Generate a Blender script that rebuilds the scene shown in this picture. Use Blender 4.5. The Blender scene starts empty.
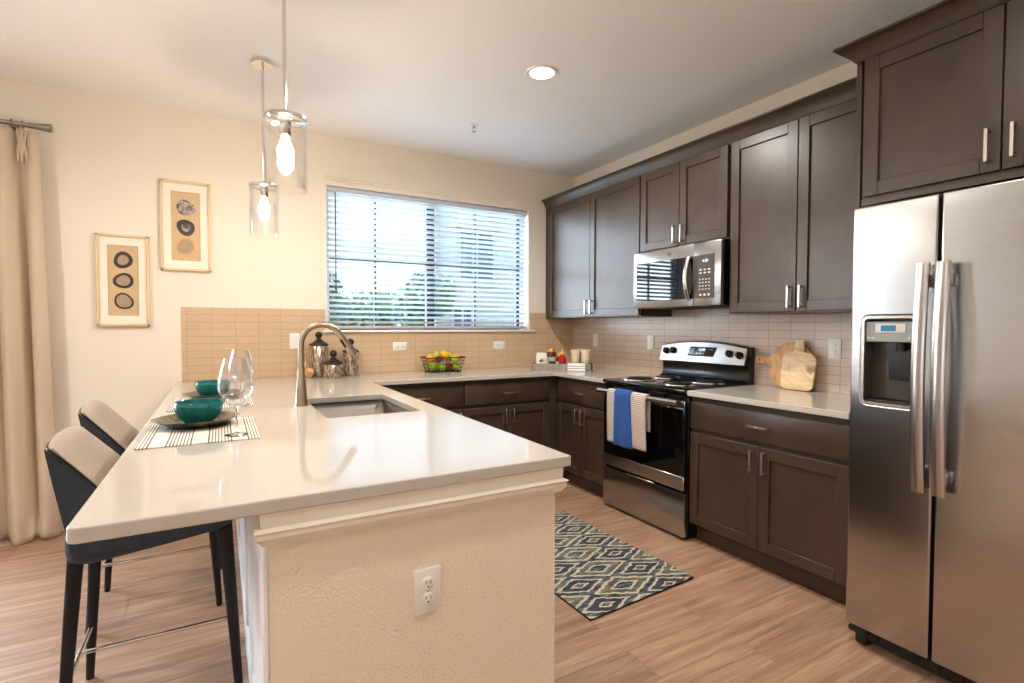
import bpy, bmesh, math, random
from mathutils import Vector, Matrix
random.seed(7)
SC = bpy.context.scene
COL = SC.collection
PI = math.pi

# ------------------------------------------------------------------ camera, world, lamps, exposure
cam_data = bpy.data.cameras.new('camera')
cam_data.sensor_width = 36.0
cam_data.lens = 518.57 / 1024 * 36.0
cam_data.clip_start = 0.02
cam = bpy.data.objects.new('camera', cam_data)
COL.objects.link(cam)
yaw, pit, rol = math.radians(29.3587), math.radians(-1.6414), math.radians(0.0951)
fw = Vector((math.sin(yaw)*math.cos(pit), math.cos(yaw)*math.cos(pit), math.sin(pit)))
rt = Vector((math.cos(yaw), -math.sin(yaw), 0)); up = rt.cross(fw)
r2 = rt*math.cos(rol) + up*math.sin(rol); u2 = -rt*math.sin(rol) + up*math.cos(rol)
m = Matrix((r2, u2, -fw)).transposed().to_4x4()
m.translation = (-3.0681, -4.2123, 1.2905)
cam.matrix_world = m
SC.camera = cam

SKY, WEST_FILL = 0.88, 15.0
CAN_W = 12.0
BULB = 150.0
sun_d = bpy.data.lights.new('sun', 'SUN'); sun_d.energy = 1.2; sun_d.angle = math.radians(2.0); sun_d.color = (1.0, 0.96, 0.9)
sun = bpy.data.objects.new('sun', sun_d); COL.objects.link(sun)
sun.rotation_euler = (math.radians(40), 0, math.radians(30))
SC.view_settings.view_transform = 'Standard'
SC.view_settings.look = 'None'
SC.view_settings.exposure = 1.12
SC.view_settings.gamma = 1.0
SC.view_settings.use_curve_mapping = False
SC.cycles.use_denoising = True
SC.cycles.max_bounces = 10
SC.cycles.diffuse_bounces = 5
SC.cycles.glossy_bounces = 5
SC.cycles.transmission_bounces = 8
SC.cycles.transparent_max_bounces = 16
SC.cycles.sample_clamp_indirect = 6.0
SC.cycles.caustics_reflective = False
SC.cycles.caustics_refractive = False

world = bpy.data.worlds.new('world'); SC.world = world; world.use_nodes = True
wn = world.node_tree; wn.nodes.clear()
wo = wn.nodes.new('ShaderNodeOutputWorld'); wb = wn.nodes.new('ShaderNodeBackground')
# hazy sky: soft blue, plus an unseen western glow added to light the room
wtc = wn.nodes.new('ShaderNodeTexCoord'); wdot = wn.nodes.new('ShaderNodeVectorMath'); wdot.operation = 'DOT_PRODUCT'
wdot.inputs[1].default_value = (-0.81, 0.50, 0.30)
wmr = wn.nodes.new('ShaderNodeMapRange'); wmr.interpolation_type = 'SMOOTHSTEP'
for i, v in ((1, 0.45), (2, 0.95), (3, SKY), (4, WEST_FILL)): wmr.inputs[i].default_value = v
wn.links.new(wtc.outputs['Generated'], wdot.inputs[0]); wn.links.new(wdot.outputs['Value'], wmr.inputs[0])
wn.links.new(wmr.outputs[0], wb.inputs['Strength'])
wsx = wn.nodes.new('ShaderNodeSeparateXYZ'); wr = wn.nodes.new('ShaderNodeValToRGB')
wr.color_ramp.elements[0].position = 0.0; wr.color_ramp.elements[0].color = (0.86, 0.93, 1.0, 1)
wr.color_ramp.elements[1].position = 0.5; wr.color_ramp.elements[1].color = (0.56, 0.76, 1.0, 1)
wn.links.new(wtc.outputs['Generated'], wsx.inputs[0]); wn.links.new(wsx.outputs['Z'], wr.inputs[0])
wn.links.new(wr.outputs[0], wb.inputs['Color'])
wn.links.new(wb.outputs[0], wo.inputs[0])

# ------------------------------------------------------------------ node helpers and materials
def lin(c):
    c = c/255.0
    return c/12.92 if c <= 0.04045 else ((c+0.055)/1.055)**2.4
def rgb(r, g, b): return (lin(r), lin(g), lin(b), 1.0)

class NT:
    def __init__(s, name):
        s.m = bpy.data.materials.new(name); s.m.use_nodes = True
        s.t = s.m.node_tree; s.t.nodes.clear()
        s.out = s.t.nodes.new('ShaderNodeOutputMaterial')
    def n(s, typ, ins=None, **kw):
        nd = s.t.nodes.new('ShaderNode'+typ)
        for k, v in kw.items(): setattr(nd, k, v)
        for k, v in (ins or {}).items():
            if isinstance(v, bpy.types.NodeSocket): s.t.links.new(v, nd.inputs[k])
            else: nd.inputs[k].default_value = v
        return nd
    def coord(s, kind='Object'): return s.n('TexCoord').outputs[kind]
    def mapping(s, vec, scale=(1, 1, 1), rot=(0, 0, 0), loc=(0, 0, 0)):
        return s.n('Mapping', {'Vector': vec, 'Scale': scale, 'Rotation': rot, 'Location': loc}).outputs[0]
    def noise(s, vec, scale=5, detail=3, rough=0.5, dist=0.0):
        return s.n('TexNoise', {'Vector': vec, 'Scale': scale, 'Detail': detail, 'Roughness': rough, 'Distortion': dist}).outputs['Fac']
    def ramp(s, fac, stops, interp='LINEAR'):
        nd = s.n('ValToRGB', {'Fac': fac}); cr = nd.color_ramp; cr.interpolation = interp
        while len(cr.elements) < len(stops): cr.elements.new(0.5)
        for e, (p, c) in zip(cr.elements, stops): e.position = p; e.color = c
        return nd.outputs[0]
    def math(s, op, a, b=0.0, c=0.0, clamp=False):
        return s.n('Math', {0: a, 1: b, 2: c}, operation=op, use_clamp=clamp).outputs[0]
    def mix(s, fac, a, b, blend='MIX'):
        nd = s.n('Mix', data_type='RGBA', blend_type=blend)
        for i, v in ((0, fac), (6, a), (7, b)):
            if isinstance(v, bpy.types.NodeSocket): s.t.links.new(v, nd.inputs[i])
            else: nd.inputs[i].default_value = v
        return nd.outputs[2]
    def xyz(s, vec):
        nd = s.n('SeparateXYZ', {0: vec}); return nd.outputs
    def bump(s, h, strength=0.3, dist=0.01):
        return s.n('Bump', {'Height': h, 'Strength': strength, 'Distance': dist}).outputs[0]
    def bsdf(s, base, rough=0.5, metal=0.0, normal=None, **kw):
        ins = {'Base Color': base, 'Roughness': rough, 'Metallic': metal}
        if normal is not None: ins['Normal'] = normal
        ins.update(kw)
        nd = s.n('BsdfPrincipled', ins)
        s.t.links.new(nd.outputs[0], s.out.inputs[0])
        return nd

def plain(name, c, rough=0.5, metal=0.0, var=0.06, vscale=8, **kw):
    """one colour with a faint mottling"""
    t = NT(name)
    f = t.noise(t.coord(), vscale, 3)
    dark = tuple(x*(1-var) for x in c[:3])+(1,); lite = tuple(min(1, x*(1+var)) for x in c[:3])+(1,)
    t.bsdf(t.ramp(f, [(0.3, dark), (0.7, lite)]), rough, metal, **kw)
    return t.m

def emit(name, c, strength):
    t = NT(name); e = t.n('Emission', {'Color': c, 'Strength': strength}); t.t.links.new(e.outputs[0], t.out.inputs[0]); return t.m

def paint(name, c, bump=0.25, scale=220, rough=0.85):
    t = NT(name); co = t.coord()
    h = t.noise(co, scale, 2, 0.5)
    big = t.noise(co, 1.2, 2)
    col = t.ramp(big, [(0.3, tuple(x*0.98 for x in c[:3])+(1,)), (0.7, c)])
    t.bsdf(col, rough, 0, t.bump(h, bump, 0.004 if bump < 0.9 else 0.0035))
    return t.m

def cabinet_wood(name, c1, c2, rough=0.32):
    t = NT(name); co = t.coord()
    g = t.noise(t.mapping(co, (70, 70, 3)), 1.0, 4, 0.6)
    b = t.noise(co, 4.5, 3, 0.6)
    f = t.math('ADD', t.math('MULTIPLY', g, 0.2), t.math('MULTIPLY', b, 0.8))
    t.bsdf(t.ramp(f, [(0.32, c1), (0.68, c2)]), rough, 0, t.bump(g, 0.02, 0.001))
    return t.m

def floor_mat():
    t = NT('floor_planks'); co = t.coord()
    br = t.n('TexBrick', {'Vector': co, 'Color1': (0, 0, 0, 1), 'Color2': (1, 1, 1, 1), 'Mortar': (0.5, 0.5, 0.5, 1), 'Scale': 1.0,
                          'Mortar Size': 0.0012, 'Mortar Smooth': 0.3, 'Brick Width': 1.22, 'Row Height': 0.178}, offset=0.37, offset_frequency=2)
    tone = br.outputs['Color']
    shift = t.n('VectorMath', {0: co, 1: t.mix(1.0, tone, (3.1, 7.7, 0, 1), 'MULTIPLY')}, operation='ADD').outputs[0]
    s1 = t.noise(t.mapping(shift, (1.6, 26, 1)), 1.0, 5, 0.62, 0.4)
    s2 = t.noise(t.mapping(shift, (5, 120, 1)), 1.0, 3, 0.6)
    f = t.math('ADD', t.math('MULTIPLY', s1, 0.68), t.math('MULTIPLY', s2, 0.32))
    col = t.ramp(f, [(0.30, rgb(128, 92, 72)), (0.46, rgb(168, 130, 105)), (0.60, rgb(192, 156, 129)), (0.76, rgb(212, 180, 152))])
    var = t.ramp(tone, [(0.0, (0.86, 0.86, 0.86, 1)), (1.0, (1.08, 1.06, 1.04, 1))])
    col = t.mix(1.0, col, var, 'MULTIPLY')
    col = t.mix(t.math('MULTIPLY', br.outputs['Fac'], 0.55), col, rgb(88, 62, 48))
    t.bsdf(col, 0.42, 0, t.bump(f, 0.08, 0.002))
    return t.m

def tile_mat(name, axis, off, c1, c2, cm):
    """stacked 15 x 5 cm linen tiles"""
    t = NT(name); s = t.xyz(t.coord())
    v = t.n('CombineXYZ', {0: t.math('ADD', s[axis], off), 1: t.math('ADD', s[2], -0.914), 2: 0.0}).outputs[0]
    br = t.n('TexBrick', {'Vector': v, 'Color1': (0, 0, 0, 1), 'Color2': (1, 1, 1, 1), 'Mortar': (0.5, 0.5, 0.5, 1), 'Scale': 1.0,
                          'Mortar Size': 0.0016, 'Mortar Smooth': 0.2, 'Brick Width': 0.1485, 'Row Height': 0.0507}, offset=0.0, offset_frequency=1)
    lines = t.noise(t.mapping(v, (14, 420, 1)), 1.0, 2)
    tone = t.math('ADD', t.math('MULTIPLY', t.n('SeparateColor', {0: br.outputs['Color']}).outputs[0], 0.16), t.math('MULTIPLY', lines, 0.84))
    col = t.ramp(tone, [(0.15, c1), (0.8, c2)])
    col = t.mix(br.outputs['Fac'], col, cm)
    t.bsdf(col, 0.3, 0, t.bump(t.math('SUBTRACT', 1.0, br.outputs['Fac']), 0.25, 0.001))
    return t.m

def steel(name, c, rough=0.26, axis='Z', wav=0.0):
    """brushed stainless; the brushing runs round the given axis"""
    t = NT(name); co = t.coord()
    sc = (1.2, 1.2, 190) if axis == 'Z' else (190, 190, 1.2)
    g = t.noise(t.mapping(co, sc), 1.0, 3, 0.6)
    tan = t.n('Tangent', direction_type='RADIAL', axis='Z').outputs[0]
    col = t.ramp(g, [(0.3, tuple(x*0.93 for x in c[:3])+(1,)), (0.7, c)])
    h = t.math('MULTIPLY', t.noise(t.mapping(co, (1.5, 1.5, 5)), 1.0, 1), wav)
    t.bsdf(col, rough, 1.0, t.bump(h, 0.12, 0.02), Anisotropic=0.5, Tangent=tan, **{'Anisotropic Rotation': 0.0 if axis == 'Z' else 0.25})
    return t.m

def thin_glass(name, tint=(1, 1, 1, 1), f0=0.05, edge=0.75, blend=0.22):
    t = NT(name)
    lw = t.n('LayerWeight', {'Blend': blend}).outputs['Facing']
    f = t.math('ADD', t.math('MULTIPLY', t.math('POWER', lw, 1.6), edge), f0, clamp=True)
    tr = t.n('BsdfTransparent', {'Color': tint}); gl = t.n('BsdfGlossy', {'Color': (0.95, 0.97, 1, 1), 'Roughness': 0.02})
    mx = t.n('MixShader', {0: f, 1: tr.outputs[0], 2: gl.outputs[0]})
    t.t.links.new(mx.outputs[0], t.out.inputs[0])
    return t.m

def fabric(name, c1, c2, scale=900, bump=0.3, rough=0.9, sheen=0.2):
    t = NT(name); co = t.coord()
    w1 = t.noise(t.mapping(co, (1, 1, 0.25)), scale, 2); w2 = t.noise(t.mapping(co, (0.25, 0.25, 1)), scale, 2)
    b = t.noise(co, 160, 3)
    f = t.math('ADD', t.math('MULTIPLY', t.math('ADD', w1, w2), 0.4), t.math('MULTIPLY', b, 0.2))
    t.bsdf(t.ramp(f, [(0.38, c1), (0.62, c2)]), rough, 0, t.bump(f, bump, 0.001), **{'Sheen Weight': sheen})
    return t.m

def stripe_mat(name, axis, base, dark, period, stops, wob=0.0):
    """stripes across one object axis; stops are (start, end) fractions of a period"""
    t = NT(name); co = t.coord(); s = t.xyz(co)
    x = t.math('FRACT', t.math('DIVIDE', t.math('ADD', s[1], s[2]) if axis == 'drape' else s[axis], period))
    if wob: x = t.math('ADD', x, t.math('MULTIPLY', t.math('SUBTRACT', t.noise(co, 300, 1), 0.5), wob))
    tot = None
    for a, b in stops:
        k = t.math('MULTIPLY', t.math('GREATER_THAN', x, a), t.math('LESS_THAN', x, b))
        tot = k if tot is None else t.math('ADD', tot, k, clamp=True)
    wv = t.noise(co, 700, 2)
    t.bsdf(t.mix(tot, base, dark), 0.9, 0, t.bump(wv, 0.3, 0.001))
    return t.m

def board_wood(name, c1, c2, c3, rot=0.0, seed=0.0):
    t = NT(name); co = t.mapping(t.coord(), (1, 1, 1), (rot, 0, 0), (0, seed, seed*2))
    w = t.noise(t.mapping(co, (8, 26, 5)), 1.0, 5, 0.65, 1.2)
    k = t.noise(t.mapping(co, (8, 5.5, 5.5)), 1.0, 2, 0.5, 0.8)
    col = t.ramp(w, [(0.3, c1), (0.5, c2), (0.72, c3)])
    col = t.mix(t.ramp(k, [(0.66, (0, 0, 0, 1)), (0.74, (0.8, 0.8, 0.8, 1))]), col, tuple(x*0.45 for x in c1[:3])+(1,))
    t.bsdf(col, 0.5)
    return t.m

def rug_mat():
    t = NT('rug_pile'); co = t.coord('Object')
    wob = t.n('TexNoise', {'Vector': co, 'Scale': 30.0, 'Detail': 3.0}).outputs['Color']
    co2 = t.n('VectorMath', {0: co, 1: t.n('VectorMath', {0: t.n('VectorMath', {0: wob, 1: (0.5, 0.5, 0.5)}, operation='SUBTRACT').outputs[0], 1: (0.05, 0.024, 0)}, operation='MULTIPLY').outputs[0]}, operation='ADD').outputs[0]
    s = t.xyz(co2)
    a = t.math('DIVIDE', t.math('ADD', s[0], 1.334+8.0), 0.4); b = t.math('DIVIDE', t.math('ADD', s[1], 2.272+4.0), 0.2)
    def cell(off):
        fx = t.math('SUBTRACT', t.math('FRACT', t.math('ADD', a, off+0.5)), 0.5)
        fy = t.math('SUBTRACT', t.math('FRACT', t.math('ADD', b, off+0.5)), 0.5)
        return t.math('ADD', t.math('MULTIPLY', t.math('ABSOLUTE', fx), 2.0), t.math('MULTIPLY', t.math('ABSOLUTE', fy), 2.0))
    d1, d2 = cell(0.0), cell(0.5)
    def band(d, lo, hi): return t.math('MULTIPLY', t.math('GREATER_THAN', d, lo), t.math('LESS_THAN', d, hi))
    cream = t.math('MAXIMUM', t.math('MAXIMUM', band(d1, 0.80, 0.955), band(d1, 0.34, 0.46)), t.math('MAXIMUM', band(d2, 0.60, 0.74), band(d2, 0.17, 0.28)))
    streak = t.noise(t.mapping(co, (12, 42, 1)), 1.0, 4, 0.65, 0.6)
    bg = t.ramp(streak, [(0.36, rgb(36, 40, 56)), (0.46, rgb(50, 58, 76)), (0.52, rgb(78, 96, 102)), (0.60, rgb(108, 118, 108)), (0.68, rgb(146, 138, 116))])
    ol = t.ramp(streak, [(0.40, rgb(92, 92, 80)), (0.62, rgb(136, 138, 116))])
    inn = t.math('MAXIMUM', band(d1, 0.46, 0.80), 0.0)
    col = t.mix(t.math('MULTIPLY', inn, 0.7), bg, ol)
    nv = t.math('MAXIMUM', band(d2, 0.28, 0.60), 0.0)
    col = t.mix(t.math('MULTIPLY', nv, 0.75), col, rgb(46, 50, 70))
    crm = t.ramp(t.noise(co, 160, 2), [(0.3, rgb(186, 170, 144)), (0.7, rgb(218, 203, 178))])
    col = t.mix(cream, col, crm)
    t.bsdf(col, 0.95, 0, t.bump(t.noise(co, 420, 2), 0.6, 0.003))
    return t.m

def slice_mat(name, seed):
    """agate / wood slice: rings about the object's own origin"""
    t = NT(name); co = t.mapping(t.coord(), loc=(seed, 0, seed))
    n = t.noise(co, 34, 4, 0.6, 0.6)
    t.bsdf(t.ramp(n, [(0.35, rgb(70, 60, 58)), (0.5, rgb(150, 138, 130)), (0.65, rgb(205, 190, 172))]), 0.4)
    return t.m

M = {}
M['wall'] = paint('wall_paint', rgb(243, 233, 218), 0.12)
M['wall_tex'] = paint('orange_peel_paint', rgb(244, 226, 203), 0.95, 150)
M['ceiling'] = paint('ceiling_paint', rgb(248, 247, 246), 0.35, 110, 0.9)
M['trim'] = plain('trim_paint', rgb(240, 230, 214), 0.4, var=0.02)
M['white_trim'] = plain('white_trim_paint', rgb(240, 240, 240), 0.4, var=0.02)
M['floor'] = floor_mat()
M['tile_back'] = tile_mat('tile_linen_back', 0, 3.12, rgb(196, 166, 132), rgb(220, 192, 158), rgb(176, 150, 122))
M['tile_right'] = tile_mat('tile_linen_right', 1, 1.974, rgb(190, 166, 148), rgb(216, 194, 174), rgb(150, 128, 112))
M['cab'] = cabinet_wood('cabinet_stain', rgb(60, 46, 36), rgb(78, 60, 47))
M['cab_in'] = plain('cabinet_shadow_line', rgb(34, 27, 23), 0.6)
M['nickel'] = plain('brushed_nickel', rgb(206, 196, 184), 0.3, 1.0, 0.05, 40)
M['chrome'] = plain('chrome', rgb(225, 222, 216), 0.12, 1.0, 0.02)
M['faucet'] = plain('satin_nickel', rgb(186, 170, 150), 0.28, 1.0, 0.05, 30)
M['dark_metal'] = plain('dark_bronze_metal', rgb(52, 42, 40), 0.35, 0.6)
M['rod'] = plain('curtain_rod_metal', rgb(158, 150, 140), 0.32, 1.0)
t = NT('quartz'); co = t.coord()
f = t.noise(co, 240, 4, 0.7)
t.bsdf(t.ramp(f, [(0.35, rgb(193, 185, 173)), (0.55, rgb(199, 191, 180)), (0.75, rgb(205, 198, 187))]), 0.06, 0, **{'IOR': 1.55}); M['quartz'] = t.m
M['steel'] = steel('stainless_fridge', (0.52, 0.51, 0.50, 1), 0.20, 'Z', 0.3)
M['steel_range'] = steel('stainless_range', (0.44, 0.435, 0.43, 1), 0.24)
M['steel_handle'] = plain('stainless_handle', rgb(182, 174, 166), 0.26, 1.0, 0.03, 20)
M['sink'] = plain('sink_steel', rgb(128, 120, 114), 0.42, 1.0, 0.05, 20)
M['fridge_side'] = plain('fridge_side_grey', rgb(58, 56, 56), 0.5)
M['black'] = plain('gloss_black', rgb(14, 14, 15), 0.12)
M['black_glass'] = plain('black_glass', rgb(8, 8, 9), 0.03, var=0.02)
M['black_mat'] = plain('matte_black', rgb(22, 21, 21), 0.55)
M['rubber'] = plain('rubber', rgb(20, 20, 20), 0.8)
M['grey_plastic'] = plain('grey_plastic', rgb(142, 146, 142), 0.5)
M['panel_brown'] = plain('microwave_panel', rgb(64, 54, 46), 0.25)
M['mark'] = plain('pale_mark', rgb(206, 200, 190), 0.5)
M['mark_dark'] = plain('dark_mark', rgb(110, 104, 98), 0.35, 0.8)
M['display'] = emit('display_digits', (0.75, 0.88, 1.0, 1), 1.1)
M['display_blue'] = emit('display_blue', (0.05, 0.16, 0.28, 1), 0.7)
M['plate_white'] = plain('plate_white', rgb(240, 236, 228), 0.35, var=0.02)
M['slot'] = plain('outlet_slot', rgb(40, 34, 30), 0.6)
M['glass'] = thin_glass('pendant_glass', (1.0, 1.0, 0.995, 1), 0.03, 0.72, 0.36)
t = NT('solid_glass'); g_ = t.n('BsdfGlass', {'IOR': 1.45, 'Roughness': 0.0}); t.t.links.new(g_.outputs[0], t.out.inputs[0]); M['solid_glass'] = t.m
M['wine_glass'] = thin_glass('stemware_glass', (0.985, 0.985, 0.985, 1), 0.05, 0.8, 0.35)
M['pane'] = thin_glass('window_pane', (0.96, 0.98, 0.99, 1), 0.02, 0.3, 0.1)
M['bulb'] = emit('bulb_glow', (1.0, 0.86, 0.70, 1), BULB)
M['lens'] = emit('can_lens', (1.0, 0.93, 0.82, 1), 6.0)
M['blind'] = plain('blind_white', rgb(206, 213, 220), 0.5, var=0.02)
M['blind_rail'] = plain('blind_rail_taupe', rgb(190, 178, 170), 0.5, var=0.03)
M['win_frame'] = plain('window_frame_dark', rgb(38, 42, 50), 0.5)
M['vinyl'] = plain('window_jamb_white', rgb(238, 240, 242), 0.5, var=0.02)
M['curtain'] = fabric('curtain_linen', rgb(196, 177, 153), rgb(214, 196, 172), 700, 0.12)
M['denim'] = fabric('stool_charcoal_fabric', rgb(34, 38, 44), rgb(60, 66, 74), 700, 0.4, 0.9, 0.0)
M['beige_fab'] = fabric('stool_beige_fabric', rgb(158, 141, 124), rgb(190, 172, 152), 700, 0.4)
M['beige_dark'] = fabric('stool_taupe_fabric', rgb(124, 108, 94), rgb(150, 132, 116), 700, 0.4)
M['leg_wrap'] = fabric('stool_leg_black', rgb(18, 17, 17), rgb(34, 32, 31), 900, 0.3, 0.9, 0.0)
M['teal'] = plain('teal_glaze', rgb(22, 112, 108), 0.12, var=0.3, vscale=40)
t = NT('charger_glaze'); co = t.coord(); f = t.noise(co, 16, 4, 0.6, 0.5)
t.bsdf(t.ramp(f, [(0.32, rgb(28, 40, 36)), (0.48, rgb(62, 74, 52)), (0.6, rgb(104, 90, 62)), (0.72, rgb(48, 66, 58))]), 0.12); M['charger'] = t.m
M['art_mat'] = plain('picture_mount_white', rgb(246, 238, 224), 0.8, var=0.01)
M['art_back'] = plain('picture_backing_tan', rgb(214, 186, 146), 0.9, var=0.04, vscale=60)
M['art_frame'] = plain('picture_frame_pale_gold', rgb(226, 204, 164), 0.4, 0.0, 0.03)
M['agate_heart'] = plain('agate_heart', rgb(170, 148, 122), 0.5, var=0.12, vscale=60)
M['agate_dark'] = plain('agate_rim', rgb(66, 54, 52), 0.4, var=0.2, vscale=40)
M['rug'] = rug_mat()
M['rug_edge'] = plain('rug_edge_dark', rgb(40, 36, 34), 0.9)
M['towel_blue'] = fabric('towel_blue', rgb(0, 58, 128), rgb(8, 90, 176), 260, 0.6)
M['towel_stripe'] = stripe_mat('towel_stripe', 2, rgb(216, 202, 188), rgb(158, 134, 118), 0.0125, [(0.0, 0.36)], 0.25)
M['mat_stripe'] = stripe_mat('placemat_stripe', 0, rgb(228, 219, 204), rgb(78, 72, 80), 0.115, [(0.18, 0.215), (0.27, 0.295), (0.35, 0.375), (0.43, 0.455), (0.51, 0.535), (0.59, 0.615), (0.67, 0.695), (0.75, 0.785)], 0.02)
M['napkin'] = stripe_mat('napkin_stripe', 'drape', rgb(240, 234, 224), rgb(86, 86, 108), 0.048, [(0.0, 0.24)], 0.03)
M['board_dark'] = board_wood('board_wood_honey', rgb(170, 118, 66), rgb(208, 156, 98), rgb(226, 182, 128), 0.3, 0.7)
M['board_light'] = board_wood('board_wood_pale', rgb(204, 160, 110), rgb(232, 200, 156), rgb(242, 222, 190), 1.35, 1.9)
M['block_wood'] = board_wood('block_wood', rgb(186, 136, 92), rgb(214, 170, 124), rgb(228, 190, 148), 0.2, 0.1)
t = NT('mercury_glass'); co = t.coord(); f = t.noise(t.mapping(co, (1, 1, 0.35)), 75, 4, 0.7); k = t.noise(co, 150, 2)
t.bsdf(t.ramp(f, [(0.38, rgb(92, 72, 54)), (0.5, rgb(176, 156, 130)), (0.62, rgb(226, 218, 206))]), 0.14, 0.6, t.bump(k, 0.25, 0.002)); M['mercury'] = t.m
M['tray'] = board_wood('tray_grey_wood', rgb(124, 116, 108), rgb(152, 144, 134), rgb(172, 164, 154), 0.0, 0.4)
M['tray_end'] = plain('tray_end_dark', rgb(72, 62, 54), 0.6)
M['cream'] = plain('cream_ceramic', rgb(238, 220, 192), 0.4, var=0.03)
M['white_tin'] = plain('white_tin', rgb(240, 234, 222), 0.35, var=0.02)
M['gold'] = plain('gold_lid', rgb(214, 160, 88), 0.35, 0.6)
M['maroon'] = plain('maroon_jar', rgb(74, 26, 20), 0.25)
M['red'] = plain('red_sauce', rgb(178, 22, 18), 0.2)
M['orange_nozzle'] = plain('orange_nozzle', rgb(226, 156, 66), 0.4)
M['green_dark'] = plain('green_bottle', rgb(24, 52, 38), 0.2)
M['apple'] = plain('apple_green', rgb(146, 178, 24), 0.3, var=0.15, vscale=30)
M['apple_red'] = plain('apple_red', rgb(136, 44, 40), 0.3, var=0.35, vscale=26)
M['pear'] = plain('pear_green', rgb(186, 200, 70), 0.35, var=0.15, vscale=30)
M['lemon'] = plain('lemon_yellow', rgb(246, 190, 12), 0.4, var=0.06, vscale=60)
M['orange'] = plain('orange_peel', rgb(244, 160, 16), 0.42, var=0.06, vscale=60)
M['stem'] = plain('fruit_stem', rgb(78, 54, 32), 0.7)
M['wire'] = plain('basket_wire', rgb(34, 26, 24), 0.45, 0.5)
M['coil'] = plain('burner_coil', rgb(30, 28, 28), 0.45, 0.4)
M['bark'] = plain('bark', rgb(70, 60, 50), 0.9, var=0.2)
def leaf(name, c1, c2):
    t = NT(name); f = t.noise(t.coord(), 3.0, 3)
    t.bsdf(t.ramp(f, [(0.35, c1), (0.65, c2)]), 0.6); return t.m
M['leaf1'] = leaf('foliage_deep', rgb(62, 88, 72), rgb(104, 128, 96))
M['leaf2'] = leaf('foliage_mid', rgb(74, 104, 84), rgb(122, 144, 104))
t = NT('limestone_brick'); s = t.xyz(t.coord())
v = t.n('CombineXYZ', {0: t.math('ADD', s[0], s[1]), 1: s[2], 2: 0.0}).outputs[0]
br = t.n('TexBrick', {'Vector': v, 'Color1': rgb(140, 142, 146), 'Color2': rgb(176, 178, 180), 'Mortar': rgb(120, 124, 130), 'Scale': 1.0, 'Mortar Size': 0.012, 'Brick Width': 0.62, 'Row Height': 0.24}, offset=0.5)
t.bsdf(t.mix(t.math('MULTIPLY', t.noise(v, 1.6, 3), 0.5), br.outputs[0], rgb(158, 160, 162)), 0.8); M['limestone'] = t.m
M['ext_glass'] = plain('far_window_glass', rgb(60, 74, 96), 0.15)
M['grass'] = plain('lawn_green', rgb(84, 104, 58), 0.9, var=0.25, vscale=3)
M['bounce_ground'] = plain('pale_bounce_ground', rgb(206, 198, 186), 0.8)
M['siding'] = plain('pale_siding', rgb(150, 154, 160), 0.8)

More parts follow.
